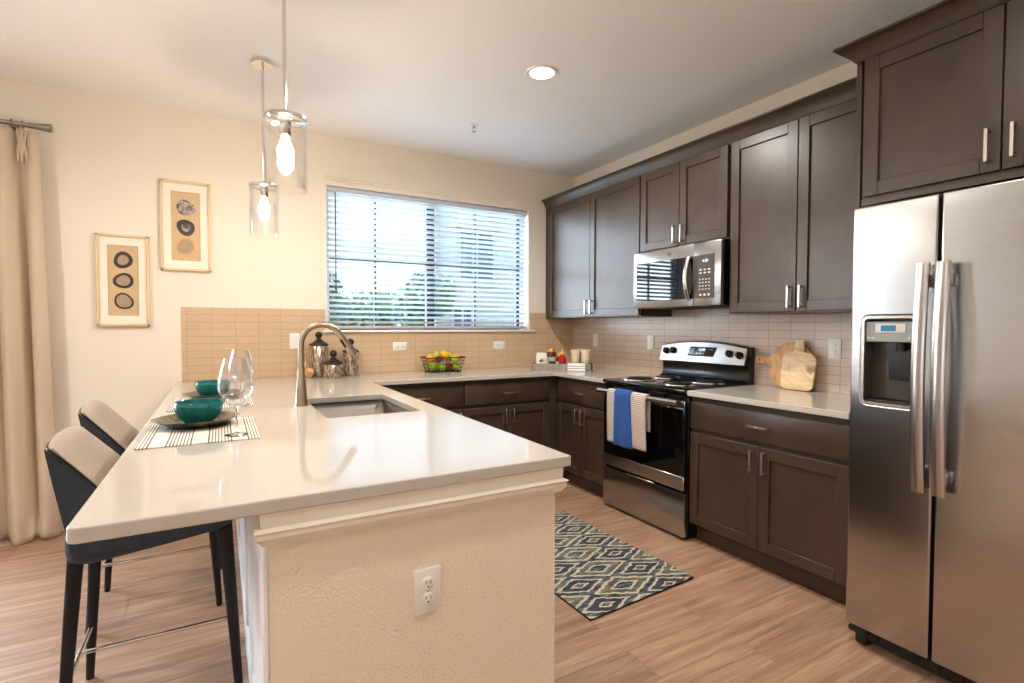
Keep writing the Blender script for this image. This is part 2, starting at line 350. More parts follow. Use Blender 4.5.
# ------------------------------------------------------------------ mesh helpers
class MB:
    """collects solids and links them as ONE mesh object"""
    def __init__(s): s.bm = bmesh.new(); s.mats = []
    def mi(s, mat):
        if mat not in s.mats: s.mats.append(mat)
        return s.mats.index(mat)
    def _finish(s, geom_faces, mat, T=None, verts=None):
        i = s.mi(mat) if mat else 0
        for f in geom_faces: f.material_index = i
        if T is not None:
            bmesh.ops.transform(s.bm, matrix=T, verts=verts)
    def box(s, a, b, bev=0.0, mat=None, T=None, seg=1):
        lo = [min(a[i], b[i]) for i in range(3)]; hi = [max(a[i], b[i]) for i in range(3)]
        tmp = bmesh.new(); bmesh.ops.create_cube(tmp, size=1.0)
        for v in tmp.verts:
            for i in range(3): v.co[i] = lo[i] + (v.co[i]+0.5)*(hi[i]-lo[i])
        if bev > 0:
            bev = min(bev, 0.45*min(hi[i]-lo[i] for i in range(3)))
            bmesh.ops.bevel(tmp, geom=list(tmp.edges), offset=bev, segments=seg, affect='EDGES', profile=0.5)
        s.merge(tmp, mat, T); return s
    def merge(s, tmp, mat=None, T=None):
        i = s.mi(mat) if mat else 0
        vm = {}
        for v in tmp.verts: vm[v] = s.bm.verts.new((T @ v.co) if T is not None else v.co)
        for f in tmp.faces:
            try:
                nf = s.bm.faces.new([vm[v] for v in f.verts]); nf.material_index = i
            except ValueError: pass
        tmp.free()
    def prism(s, poly, vec, mat=None, T=None, bev=0.0):
        """closed 3-D polygon swept along vec"""
        tmp = bmesh.new(); vec = Vector(vec)
        a = [tmp.verts.new(Vector(p)) for p in poly]; b = [tmp.verts.new(Vector(p)+vec) for p in poly]
        n = len(poly)
        tmp.faces.new(a); tmp.faces.new(list(reversed(b)))
        for i in range(n): tmp.faces.new((a[i], b[i], b[(i+1) % n], a[(i+1) % n]))
        if bev > 0:
            ed = [e for e in tmp.edges if (e.verts[0] in a) == (e.verts[1] in a)]
            bmesh.ops.bevel(tmp, geom=ed, offset=bev, segments=2, affect='EDGES', profile=0.5)
        s.merge(tmp, mat, T); return s
    def lathe(s, prof, c=(0, 0, 0), n=24, mat=None, T=None, fx=None):
        """profile of (radius, z) turned about the z axis through c; fx(angle, r, z) may bend the radius"""
        tmp = bmesh.new(); rings = []
        for r, z in prof:
            if r < 1e-6: rings.append([tmp.verts.new((c[0], c[1], c[2]+z))])
            else:
                rings.append([tmp.verts.new((c[0]+(fx(2*PI*k/n, r, z) if fx else r)*math.cos(2*PI*k/n), c[1]+(fx(2*PI*k/n, r, z) if fx else r)*math.sin(2*PI*k/n), c[2]+z)) for k in range(n)])
        for A, B in zip(rings, rings[1:]):
            for k in range(n):
                k2 = (k+1) % n
                if len(A) == 1 and len(B) == 1: continue
                if len(A) == 1: tmp.faces.new((A[0], B[k], B[k2]))
                elif len(B) == 1: tmp.faces.new((A[k], B[0], A[k2]))
                else: tmp.faces.new((A[k], B[k], B[k2], A[k2]))
        s.merge(tmp, mat, T); return s
    def tube(s, pts, r, n=10, mat=None, T=None, closed=False, sq=False, flat=1.0, upv=None):
        """sweep of a round (or oval / square) section; r may be a list"""
        tmp = bmesh.new(); P = [Vector(p) for p in pts]; k = len(P)
        R = r if isinstance(r, (list, tuple)) else [r]*k
        rings = []; ref = None
        for i in range(k):
            if closed: d = P[(i+1) % k]-P[i-1]
            else: d = P[min(i+1, k-1)]-P[max(i-1, 0)]
            d.normalize()
            if ref is None:
                ref = Vector(upv) if upv else (Vector((0, 0, 1)) if abs(d.z) < 0.9 else Vector((1, 0, 0)))
            a = ref - d*ref.dot(d)
            if a.length < 1e-6: a = d.orthogonal()
            a.normalize(); b = d.cross(a); ref = a
            ring = []
            for j in range(n):
                an = 2*PI*j/n + (PI/n if sq else 0)
                ring.append(tmp.verts.new(P[i] + (a*math.cos(an)*flat + b*math.sin(an))*R[i]))
            rings.append(ring)
        m = k if closed else k-1
        for i in range(m):
            A, B = rings[i], rings[(i+1) % k]
            for j in range(n): tmp.faces.new((A[j], A[(j+1) % n], B[(j+1) % n], B[j]))
        if not closed: tmp.faces.new(list(reversed(rings[0]))); tmp.faces.new(rings[-1])
        s.merge(tmp, mat, T); return s
    def ball(s, c, r, mat=None, sc=(1, 1, 1), sub=3, fn=None, T=None):
        tmp = bmesh.new(); bmesh.ops.create_icosphere(tmp, subdivisions=sub, radius=1.0)
        for v in tmp.verts:
            p = v.co.copy()
            if fn: p = fn(p)
            v.co = Vector((c[0]+p.x*r*sc[0], c[1]+p.y*r*sc[1], c[2]+p.z*r*sc[2]))
        s.merge(tmp, mat, T); return s
    def grid(s, fn, nu, nv, mat=None, closed_u=False, T=None):
        tmp = bmesh.new()
        V = [[tmp.verts.new(fn(i/nu, j/nv)) for j in range(nv+1)] for i in range(nu if closed_u else nu+1)]
        for i in range(nu):
            for j in range(nv):
                A, B = V[i], V[(i+1) % len(V)]
                tmp.faces.new((A[j], B[j], B[j+1], A[j+1]))
        s.merge(tmp, mat, T); return s
    def build(s, name, mat=None, parent=None, smooth=True, angle=38, thick=0.0, center=False, loc=None):
        bmesh.ops.remove_doubles(s.bm, verts=s.bm.verts, dist=1e-6)
        bmesh.ops.recalc_face_normals(s.bm, faces=s.bm.faces)
        off = Vector((0, 0, 0)); p = parent
        while p is not None: off += p.location; p = p.parent
        my = Vector((0, 0, 0))
        if parent is None:
            if loc is not None: my = Vector(loc)
            off = my
        if off.length > 0: bmesh.ops.translate(s.bm, vec=-off, verts=s.bm.verts)
        me = bpy.data.meshes.new(name); s.bm.to_mesh(me); s.bm.free()
        if mat is not None: s.mats = [mat] + [x for x in s.mats if x is not mat] if not s.mats else s.mats
        for x in s.mats: me.materials.append(x)
        if smooth and len(me.polygons):
            me.polygons.foreach_set('use_smooth', [True]*len(me.polygons))
            me.set_sharp_from_angle(angle=math.radians(angle))
        o = bpy.data.objects.new(name, me); COL.objects.link(o)
        o.location = my
        if parent is not None: o.parent = parent
        if thick:
            sm = o.modifiers.new('solid', 'SOLIDIFY'); sm.thickness = thick; sm.offset = 0
        return o

def tag(o, label, cat, group=None):
    o['label'] = label; o['category'] = cat
    if group: o['group'] = group
    return o
def thing(name, label, cat, loc, group=None, rz=0.0):
    o = bpy.data.objects.new(name, None); COL.objects.link(o); o.empty_display_size = 0.05
    o.location = loc; o.rotation_euler = (0, 0, rz)
    return tag(o, label, cat, group)
def struct(o, label=None):
    o['kind'] = 'structure'
    if label: o['label'] = label
    return o
def dup(root, loc, rz=0.0, label=None):
    r = root.copy(); COL.objects.link(r); r.location = loc; r.rotation_euler = (0, 0, rz)
    if label: r['label'] = label
    for ch in list(root.children):
        c = ch.copy(); COL.objects.link(c); c.parent = r
        for g in list(ch.children):
            d = g.copy(); COL.objects.link(d); d.parent = c
    return r
def frame(o, U, N):
    """local (u, v, n) -> world: u across a front, v up, n out of it"""
    U = Vector(U); N = Vector(N); V = Vector((0, 0, 1))
    T = Matrix((U, V, N)).transposed().to_4x4(); T.translation = Vector(o); return T
def text_mb(s, txt, size, T, mat, depth=0.0006, shear=0.0):
    cu = bpy.data.curves.new('lettering', 'FONT'); cu.body = txt; cu.size = size; cu.extrude = depth; cu.shear = shear
    cu.align_x = 'CENTER'; cu.align_y = 'CENTER'; cu.resolution_u = 3
    o = bpy.data.objects.new('lettering', cu); COL.objects.link(o)
    dg = bpy.context.evaluated_depsgraph_get(); me = bpy.data.meshes.new_from_object(o.evaluated_get(dg))
    tmp = bmesh.new(); tmp.from_mesh(me); s.merge(tmp, mat, T)
    bpy.data.objects.remove(o); bpy.data.curves.remove(cu); bpy.data.meshes.remove(me)
RIGHT = lambda x, y, z=0.0: frame((x, y, z), (0, -1, 0), (-1, 0, 0))     # fronts on the right wall
BACK = lambda x, y, z=0.0: frame((x, y, z), (1, 0, 0), (0, -1, 0))       # fronts on the back wall

# ------------------------------------------------------------------ the room
H = 2.7615
XL, YF = -7.2, -8.2
WX0, WX1, WZ0, WZ1 = -2.346, -0.518, 1.25, 2.385
PX0, PX1, PZ1 = -6.2, -4.33, 2.40
struct(MB().box((XL-0.2, YF-0.2, -0.1), (0.2, 0.2, 0.0)).build('floor', M['floor']))
struct(MB().box((XL-0.2, YF-0.2, H), (0.2, 0.2, H+0.12)).build('ceiling', M['ceiling']))
b = MB()
for x0, x1, z0, z1 in ((XL-0.2, PX0, 0, H), (PX0, PX1, PZ1, H), (PX1, WX0, 0, H), (WX0, WX1, 0, WZ0), (WX0, WX1, WZ1, H), (WX1, 0.2, 0, H)):
    b.box((x0, 0, z0), (x1, 0.16, z1))
struct(b.build('wall_back', M['wall']))
struct(MB().box((0, YF-0.2, 0), (0.16, 0.0, H)).build('wall_right', M['wall']))
LW = (-7.2, -5.6, 0.25, 2.45)
b = MB()
for y0, y1, z0, z1 in ((YF-0.2, LW[0], 0, H), (LW[0], LW[1], 0, LW[2]), (LW[0], LW[1], LW[3], H), (LW[1], 0.0, 0, H)):
    b.box((XL-0.16, y0, z0), (XL, y1, z1))
struct(b.build('wall_left', M['wall']))
struct(MB().box((XL-0.2, YF-0.16, 0), (0.2, YF, H)).build('wall_front', M['wall']))
# baseboards
def base_prof(h=0.112, t=0.015): return [(0, 0), (t, 0), (t, h-0.03), (t*0.7, h-0.02), (t*0.7, h-0.008), (t*0.3, h), (0, h)]
b = MB(); b.prism([(-4.28, -p, q) for p, q in base_prof()], (4.28-3.0, 0, 0)); struct(b.build('baseboard_back', M['trim']))
b = MB(); b.prism([(XL+p, YF, q) for p, q in base_prof()], (0, -YF, 0)); struct(b.build('baseboard_left', M['trim']))

# kitchen window: jamb liner, dark grid, panes, head moulding, stool
w1 = MB()
for a, c in (((WX0-0.003, -0.003, WZ0), (WX0+0.005, 0.15, WZ1)), ((WX1-0.005, -0.003, WZ0), (WX1+0.003, 0.15, WZ1)), ((WX0, -0.003, WZ1-0.005), (WX1, 0.15, WZ1+0.003))):
    w1.box(a, c, 0.002)
w1 = struct(w1.build('window_1', M['vinyl']))
b = MB(); fy0, fy1 = 0.10, 0.135; fwid = 0.035
b.box((WX0, fy0, WZ0), (WX1, fy1, WZ0+fwid)); b.box((WX0, fy0, WZ1-fwid), (WX1, fy1, WZ1))
for x in (WX1-0.045-fwid,): b.box((x, fy0, WZ0), (x+fwid, fy1, WZ1))
b.box((-1.50, fy0-0.006, WZ0), (-1.425, fy1, WZ1))
for x in (-1.94, -1.03): b.box((x-0.009, fy0+0.008, WZ0), (x+0.009, fy1-0.008, WZ1))
b.box((WX0, fy0+0.002, 1.838-0.011), (WX1, fy1-0.004, 1.838+0.011))
b.build('window_frame', M['win_frame'], w1)
b = MB()
for x, w_ in ((WX0, 0.035), (WX1-0.045, 0.045)): b.box((x, fy0-0.012, WZ0), (x+w_, 0.15, WZ1), 0.002)
b.build('vinyl_stile', M['vinyl'], w1)
MB().box((WX0, 0.116, WZ0), (WX1, 0.120, WZ1)).build('pane', M['pane'], w1)
b = MB(); b.prism([(WX0-0.012, 0, 2.381), (WX0-0.012, -0.012, 2.381), (WX0-0.012, -0.012, 2.412), (WX0-0.012, -0.022, 2.418), (WX0-0.012, -0.022, 2.430), (WX0-0.012, -0.034, 2.438), (WX0-0.012, -0.034, 2.449), (WX0-0.012, 0, 2.449)], (WX1-WX0+0.034, 0, 0))
b.build('head_trim', M['trim'], w1)
b = MB(); b.box((WX0-0.03, -0.03, 1.243), (WX1+0.068, 0.10, 1.262), 0.005, seg=2); b.build('window_sill', M['white_trim'], w1)

# patio door and living-room window (out of the frame, they let the daylight in)
d1 = MB()
for a, c in (((PX0, 0.0, 0), (PX0+0.07, 0.16, PZ1)), ((PX1-0.07, 0.0, 0), (PX1, 0.16, PZ1)), ((PX0, 0.0, PZ1-0.07), (PX1, 0.16, PZ1)), (((PX0+PX1)/2-0.05, 0.05, 0), ((PX0+PX1)/2+0.05, 0.12, PZ1)), ((PX0, 0.05, 0), (PX1, 0.12, 0.09))):
    d1.box(a, c, 0.004)
d1 = struct(d1.build('door_1', M['white_trim']))
MB().box((PX0+0.05, 0.08, 0.05), (PX1-0.05, 0.086, PZ1-0.05)).build('door_pane', M['pane'], d1)
w2 = MB()
for a, c in (((XL-0.16, LW[0], LW[2]), (XL, LW[0]+0.06, LW[3])), ((XL-0.16, LW[1]-0.06, LW[2]), (XL, LW[1], LW[3])), ((XL-0.16, LW[0], LW[2]), (XL, LW[1], LW[2]+0.06)), ((XL-0.16, LW[0], LW[3]-0.06), (XL, LW[1], LW[3])), ((XL-0.12, (LW[0]+LW[1])/2-0.03, LW[2]), (XL-0.05, (LW[0]+LW[1])/2+0.03, LW[3]))):
    w2.box(a, c, 0.004)
w2 = struct(w2.build('window_2', M['white_trim']))
MB().box((XL-0.09, LW[0]+0.03, LW[2]+0.03), (XL-0.085, LW[1]-0.03, LW[3]-0.03)).build('pane', M['pane'], w2)

# tiled backsplash
CT = 0.914
b = MB(); b.box((-3.30, -0.008, CT), (WX0-0.012, 0, 1.421)); b.box((WX0-0.012, -0.008, CT), (WX1+0.012, 0, 1.243)); b.box((WX1+0.012, -0.008, CT), (-0.008, 0, 1.421))
struct(b.build('wall_back_tiles', M['tile_back']), 'tan stacked tile backsplash on the window wall')
b = MB(); b.box((-0.008, -2.96, CT), (0, -0.0, 1.43)); struct(b.build('wall_right_tiles', M['tile_right']), 'grey beige stacked tile backsplash behind the range')

# peninsula pony wall with its moulding
PWX0, PWX1, PWY = -2.981, -2.215, -2.955
struct(MB().box((PWX0, PWY, 0), (PWX1, PWY+0.115, 0.8815)).box((PWX0, PWY+0.115, 0), (PWX0+0.11, 0.0, 0.8815)).build('wall_peninsula', M['wall_tex']))
prof = [(0, 0.803), (0.012, 0.806), (0.026, 0.826), (0.024, 0.834), (0.030, 0.842), (0.016, 0.848), (0.018, 0.8815), (0, 0.8815)]
b = MB()
def mould(points, prof, b):
    """profile (out, z) swept round the corner points; each point carries its outward mitre vector"""
    n = len(prof); rings = []
    for p, o in points: rings.append([(p[0]+o[0]*q, p[1]+o[1]*q, z) for q, z in prof])
    tmp = bmesh.new(); V = [[tmp.verts.new(c) for c in r] for r in rings]
    for A, B in zip(V, V[1:]):
        for k in range(n): tmp.faces.new((A[k], A[(k+1) % n], B[(k+1) % n], B[k]))
    tmp.faces.new(V[0]); tmp.faces.new(list(reversed(V[-1]))); b.merge(tmp)
mould([((PWX0, -2.80), (-1, 0)), ((PWX0, PWY), (-1, -1)), ((PWX1, PWY), (1, -1)), ((PWX1, -2.86), (1, 0))], prof, b)
struct(b.build('trim_1', M['trim']), 'stepped moulding under the peninsula worktop')
b = MB()
for y0, y1 in ((PWY+0.0, PWY+0.09), (-1.99, -1.90), (-1.0, -0.91), (-0.09, 0.0)): b.box((PWX0-0.014, y0, 0.0), (PWX0, y1, 0.8), 0.004)
b.box((PWX0-0.012, PWY+0.09, 0.70), (PWX0, 0, 0.8), 0.003); b.box((PWX0-0.012, PWY+0.09, 0.0), (PWX0, 0, 0.13), 0.003)
b.box((PWX0-0.005, PWY+0.09, 0.1), (PWX0, 0, 0.72))
struct(b.build('trim_2', M['white_trim']), 'white panelled wainscot on the stool side of the peninsula')

# ------------------------------------------------------------------ cabinets
def door_mb(w, h, T, gap=0.0, rail=0.058, d=0.02):
    b = MB(); bv = 0.0022
    b.box((0, 0, 0), (rail, h, d), bv, T=T); b.box((w-rail, 0, 0), (w, h, d), bv, T=T)
    b.box((rail-0.001, 0, 0), (w-rail+0.001, rail, d), bv, T=T); b.box((rail-0.001, h-rail, 0), (w-rail+0.001, h, d), bv, T=T)
    b.box((rail-0.003, rail-0.003, 0), (w-rail+0.003, h-rail+0.003, d*0.42), T=T)
    return b
def pull(T, horiz, L=0.118):
    """square bar pull centred on T's origin"""
    b = MB(); a = L/2; t = 0.0055; o = 0.030
    def bx(u0, v0, n0, u1, v1, n1):
        if not horiz: u0, v0, u1, v1 = v0, u0, v1, u1
        b.box((u0, v0, n0), (u1, v1, n1), 0.0012, T=T)
    bx(-a, -t, o-0.009, a, t, o); bx(-a, -t, 0, -a+0.011, t, o-0.005); bx(a-0.011, -t, 0, a, t, o-0.005)
    return b
def add_door(T, u0, u1, v0, v1, parent, pull_u, pull_v):
    Td = T @ Matrix.Translation((u0, v0, 0))
    o = door_mb(u1-u0, v1-v0, Td).build('door', M['cab'], parent)
    pull(T @ Matrix.Translation((pull_u, pull_v, 0.02)), False).build('handle', M['nickel'], o)
def add_drawer(T, u0, u1, v0, v1, parent, handle=True):
    b = MB(); b.box((u0, v0, 0), (u1, v1, 0.02), 0.003, T=T, seg=2); o = b.build('drawer', M['cab'], parent)
    if handle: pull(T @ Matrix.Translation(((u0+u1)/2, (v0+v1)/2, 0.02)), True).build('handle', M['nickel'], o)
def base_cab(T, w, label, doors=2, dep=0.60, lm=0.0, rm=0.0, hole=None):
    loc = T @ Vector((w/2, 0, -dep/2))
    r = thing('base_cabinet', label, 'cabinet', loc, 'dark base cabinets')
    b = MB(); b.box((0, 0.11, -dep), (w, 0.8815 if hole is None else 0.60, 0), 0.001, T=T)
    if hole: b.box((0, 0.60, -0.02), (w, 0.8815, 0), 0.001, T=T)
    b.build('body', M['cab'], r)
    b = MB(); b.box((0, 0, -dep), (w, 0.11, -0.055), T=T); b.build('toe_kick', M['cab'], r)
    a, c = 0.004+lm, w-0.004-rm
    add_drawer(T, a, c, 0.690, 0.846, r)
    mid = (a+c)/2
    if doors == 2:
        add_door(T, a, mid-0.002, 0.121, 0.664, r, mid-0.035, 0.585); add_door(T, mid+0.002, c, 0.121, 0.664, r, mid+0.035, 0.585)
    elif doors == 1: add_door(T, a, c, 0.121, 0.664, r, c-0.03, 0.585)
    return r
FX = -0.610
base_cab(RIGHT(FX, -2.044), 0.914, 'wide dark base cabinet between the range and the refrigerator')
base_cab(RIGHT(FX, -0.640), 0.638, 'dark base cabinet just left of the range with drawer and two doors', lm=0.0)
base_cab(BACK(-1.467, FX), 0.857, 'dark back-wall base cabinet with the drawer below the window corner tray', rm=0.08)
base_cab(BACK(-2.17, FX), 0.703, 'dark back-wall base cabinet partly hidden behind the sink peninsula', doors=1, lm=0.03)
# sink-side cabinets of the peninsula, fronts to the kitchen
TP = frame((-2.235, -2.835, 0), (0, 1, 0), (1, 0, 0))
base_cab(TP, 0.80, 'dark peninsula cabinet at the end by the textured wall', dep=0.62)
base_cab(frame((-2.235, -2.03, 0), (0, 1, 0), (1, 0, 0)), 0.76, 'dark peninsula cabinet beneath the sink', dep=0.62, hole=True)
base_cab(frame((-2.235, -1.268, 0), (0, 1, 0), (1, 0, 0)), 0.62, 'dark peninsula cabinet by the inner corner', dep=0.62)

UX, UB, UT = -0.330, 1.371, 2.43
def wall_cab(y0, y1, z0, dy, label, dep=0.322, hz=None):
    T = RIGHT(UX, y0); w = y0-y1
    r = thing('wall_cabinet', label, 'cabinet', (UX/2, (y0+y1)/2, z0), 'dark wall cabinets')
    b = MB(); b.box((0, z0, -dep), (w, UT, 0), 0.001, T=T); b.build('body', M['cab'], r)
    a, c, mid = [y0-q for q in dy]
    for u0, u1, pu in ((a, mid-0.002, mid-0.033), (mid+0.002, c, mid+0.033)):
        add_door(T, u0, u1, z0+0.007, 2.408, r, pu, z0+0.085)
    return r
wall_cab(-0.004, -1.306, UB, (-0.090, -1.301, -0.713), 'tall two-door wall cabinet in the corner beside the window')
wall_cab(-1.308, -2.074, 1.836, (-1.313, -2.068, -1.685), 'short two-door wall cabinet above the microwave')
wall_cab(-2.076, -2.950, UB, (-2.092, -2.938, -2.513), 'tall two-door wall cabinet above the cutting boards')
# crown over the three wall cabinets
b = MB(); cp = [(0, 2.415), (0.004, 2.422), (0.008, 2.435), (0.022, 2.462), (0.040, 2.484), (0.052, 2.488), (0.052, 2.497), (0, 2.497)]
mould([((UX, -0.004), (-1, 0)), ((UX, -2.955), (-1, 0))], [(q*1.0, z) for q, z in cp], b)
b.box((UX, -0.004, 2.43), (-0.002, -2.955, 2.437))
tag(b.build('crown_moulding', M['cab'], loc=(UX, -1.4, 2.415)), 'long dark crown moulding along the lower run of wall cabinets', 'moulding')
# refrigerator surround: side panel, cabinet over it and crown
PY = -2.960
tag(MB().box((-0.655, PY, 0.0), (-0.009, PY-0.022, 2.43), 0.0015).build('refrigerator_side_panel', M['cab'], loc=(-0.33, PY, 0)), 'tall dark end panel between base cabinet and refrigerator', 'panel')
FC = thing('refrigerator_cabinet', 'deep dark two-door cabinet above the refrigerator', 'cabinet', (-0.32, -3.45, 1.81), 'dark wall cabinets')
T = RIGHT(-0.645, PY-0.023); W = 0.935
b = MB(); b.box((0, 1.817, -0.63), (W, 2.43, 0), 0.001, T=T); b.build('body', M['cab'], FC)
b = MB(); b.box((0, 1.812, -0.02), (W, 1.836, 0.004), 0.001, T=T); b.build('bottom_rail', M['cab'], FC)
um = 0.4665
for u0, u1, pu in ((0.014, um-0.002, um-0.035), (um+0.002, W-0.014, um+0.035)): add_door(T, u0, u1, 1.846, 2.424, FC, pu, 1.938)
b = MB(); cp2 = [(0, 2.425), (0.004, 2.430), (0.010, 2.438), (0.024, 2.462), (0.046, 2.482), (0.062, 2.487), (0.062, 2.497), (0, 2.497)]
mould([((-0.395, PY), (0, 1)), ((-0.665, PY), (-1, 1)), ((-0.665, PY-0.96), (-1, 0))], cp2, b)
b.box((-0.665, PY, 2.43), (-0.009, PY-0.96, 2.437))
tag(b.build('crown_moulding', M['cab'], loc=(-0.6, -3.4, 2.42)), 'dark crown moulding over the deep refrigerator cabinet', 'moulding')

# ------------------------------------------------------------------ worktops and sink
Xl, Xr, Yn, Dc, CB = -3.325, -2.1765, -2.9833, 0.6588, 0.8825
SX0, SX1, SY0, SY1 = -2.690, -2.283, -1.995, -1.335
def rounded(poly, rads, n=6):
    out = []
    for i, p in enumerate(poly):
        r = rads[i]; p = Vector(p)
        if r <= 0: out.append(p); continue
        a = (Vector(poly[i-1])-p).normalized(); c = (Vector(poly[(i+1) % len(poly)])-p).normalized()
        ce = p+(a+c)*r
        for k in range(n+1):
            q = p+a*r*(1-k/n)+c*r*(k/n); d = (q-ce).normalized(); out.append(ce+d*r)
    return out
def slab(outline, hole, z0, z1, bev=0.004):
    bm = bmesh.new()
    ov = [bm.verts.new((p[0], p[1], z1)) for p in outline]
    oe = [bm.edges.new((ov[i], ov[(i+1) % len(ov)])) for i in range(len(ov))]
    if hole:
        hv = [bm.verts.new((p[0], p[1], z1)) for p in hole]
        oe += [bm.edges.new((hv[i], hv[(i+1) % len(hv)])) for i in range(len(hv))]
    g = bmesh.ops.triangle_fill(bm, use_beauty=True, use_dissolve=False, edges=oe)
    faces = [f for f in g['geom'] if isinstance(f, bmesh.types.BMFace)]
    ex = bmesh.ops.extrude_face_region(bm, geom=faces)
    vs = [v for v in ex['geom'] if isinstance(v, bmesh.types.BMVert)]
    bmesh.ops.translate(bm, vec=(0, 0, z0-z1), verts=vs)
    bmesh.ops.recalc_face_normals(bm, faces=bm.faces)
    if bev:
        ed = [e for e in bm.edges if len(e.link_faces) == 2 and abs(e.verts[0].co.z-e.verts[1].co.z) < 1e-6 and e.calc_face_angle(0) > 1.0]
        bmesh.ops.bevel(bm, geom=ed, offset=bev, segments=2, affect='EDGES', profile=0.5)
    b = MB(); b.merge(bm); return b
out = rounded([(Xl, Yn), (Xr, Yn), (Xr, -Dc), (-Dc, -Dc), (-Dc, -1.2805), (-0.009, -1.2805), (-0.009, -0.009), (Xl, -0.009)], [0.022, 0.004, 0.01, 0.01, 0, 0, 0, 0])
hole = rounded([(SX0, SY0), (SX0, SY1), (SX1, SY1), (SX1, SY0)], [0.02]*4)
wt = slab(out, hole, CB, CT).build('worktop', M['quartz'], loc=(-2.7, -1.5, CB), smooth=False)
tag(wt, 'long cream quartz worktop running from the peninsula along the window wall', 'worktop', 'cream quartz worktops')
wt2 = slab(rounded([(-Dc, -2.048), (-0.009, -2.048), (-0.009, -2.957), (-Dc, -2.957)], [0.003, 0, 0, 0]), None, CB, CT).build('worktop', M['quartz'], loc=(-0.33, -2.5, CB), smooth=False)
tag(wt2, 'short cream quartz worktop between range and refrigerator', 'worktop', 'cream quartz worktops')
sk = thing('sink', 'undermount stainless sink let into the peninsula worktop', 'sink', ((SX0+SX1)/2, (SY0+SY1)/2, 0.66))
b = MB(); e = 0.006; zb = 0.69
o1 = rounded([(SX0-e, SY0-e), (SX1+e, SY0-e), (SX1+e, SY1+e), (SX0-e, SY1+e)], [0.03]*4)
i1 = rounded([(SX0+0.01, SY0+0.01), (SX1-0.01, SY0+0.01), (SX1-0.01, SY1-0.01), (SX0+0.01, SY1-0.01)], [0.04]*4)
tmp = bmesh.new()
A = [tmp.verts.new((p[0], p[1], CB-0.001)) for p in o1]; B = [tmp.verts.new((p[0], p[1], zb+0.02)) for p in o1]; C_ = [tmp.verts.new((p[0], p[1], zb)) for p in i1]
for P0, P1 in ((A, B), (B, C_)):
    for k in range(len(P0)): tmp.faces.new((P0[k], P0[(k+1) % len(P0)], P1[(k+1) % len(P0)], P1[k]))
tmp.faces.new(C_); b.merge(tmp)
b.build('basin', M['sink'], sk, thick=0.002)
b = MB(); b.lathe([(0, 0.004), (0.03, 0.004), (0.042, 0.002), (0.045, -0.004), (0, -0.004)], ((SX0+SX1)/2, (SY0+SY1)/2, zb+0.003), 20); b.build('drain', M['chrome'], sk)

# faucet
fc = thing('faucet', 'tall satin nickel gooseneck faucet beside the sink', 'faucet', (-2.736, -1.58, CT))
b = MB(); b.lathe([(0, 0), (0.031, 0), (0.0315, 0.006), (0.029, 0.012), (0.0255, 0.06), (0.020, 0.12), (0.0165, 0.16), (0, 0.16)], (-2.736, -1.58, CT), 24); b.build('base', M['faucet'], fc)
pts = [(-2.736, -1.58, CT+0.15), (-2.736, -1.58, 1.08), (-2.736, -1.58, 1.18)]
ac = (-2.640, 1.203); ar = 0.096
for k in range(1, 15):
    a = PI - k*(PI-0.48)/14; pts.append((ac[0]+ar*math.cos(a), -1.58, ac[1]+ar*math.sin(a)))
b = MB(); b.tube(pts, 0.0148, 14); b.build('neck', M['faucet'], fc)
pe = Vector(pts[-1]); d = (Vector(pts[-1])-Vector(pts[-2])).normalized()
b = MB(); b.tube([pe-d*0.004, pe+d*0.02, pe+d*0.07, pe+d*0.115, pe+d*0.125], [0.0158, 0.0165, 0.0185, 0.020, 0.0175], 16); sp = b.build('spray_head', M['faucet'], fc)
b = MB(); q = pe+d*0.045+Vector((-0.012, -0.010, -0.0035)); b.tube([q-d*0.022, q+d*0.022], 0.0065, 8); b.build('button', M['black_mat'], sp)

# ------------------------------------------------------------------ refrigerator
FRX, FY0, FYS, FY1 = -0.861, -3.064, -3.352, -3.93
rf = thing('refrigerator', 'stainless side-by-side refrigerator with ice and water dispenser', 'refrigerator', (-0.45, (FY0+FY1)/2, 0))
b = MB(); b.box((-0.785, FY0+0.004, 0.03), (-0.04, FY1, 1.745), 0.004); b.build('body', M['fridge_side'], rf)
b = MB(); b.box((-0.80, FY0-0.01, 0.022), (-0.76, FY1, 0.085), 0.004); 
for k in range(12): b.box((-0.806, FY0-0.04-k*0.068, 0.035), (-0.799, FY0-0.095-k*0.068, 0.07), 0.001)
b.build('grille', M['black_mat'], rf)
b = MB(); b.box((-0.85, FY0-0.004, 0.058), (-0.70, FY0-0.075, 0.082), 0.006); b.box((-0.81, FY0-0.012, 0.0), (-0.74, FY0-0.06, 0.058), 0.006); b.build('hinge_foot', M['black_mat'], rf)
b = MB(); b.box((-0.84, FY0-0.006, 1.745), (-0.72, FY0-0.07, 1.772), 0.006); b.build('hinge_cover', M['black_mat'], rf)
z0, z1 = 0.092, 1.762
DY0, DY1, DZ0, DZ1 = -3.106, -3.292, 0.990, 1.334
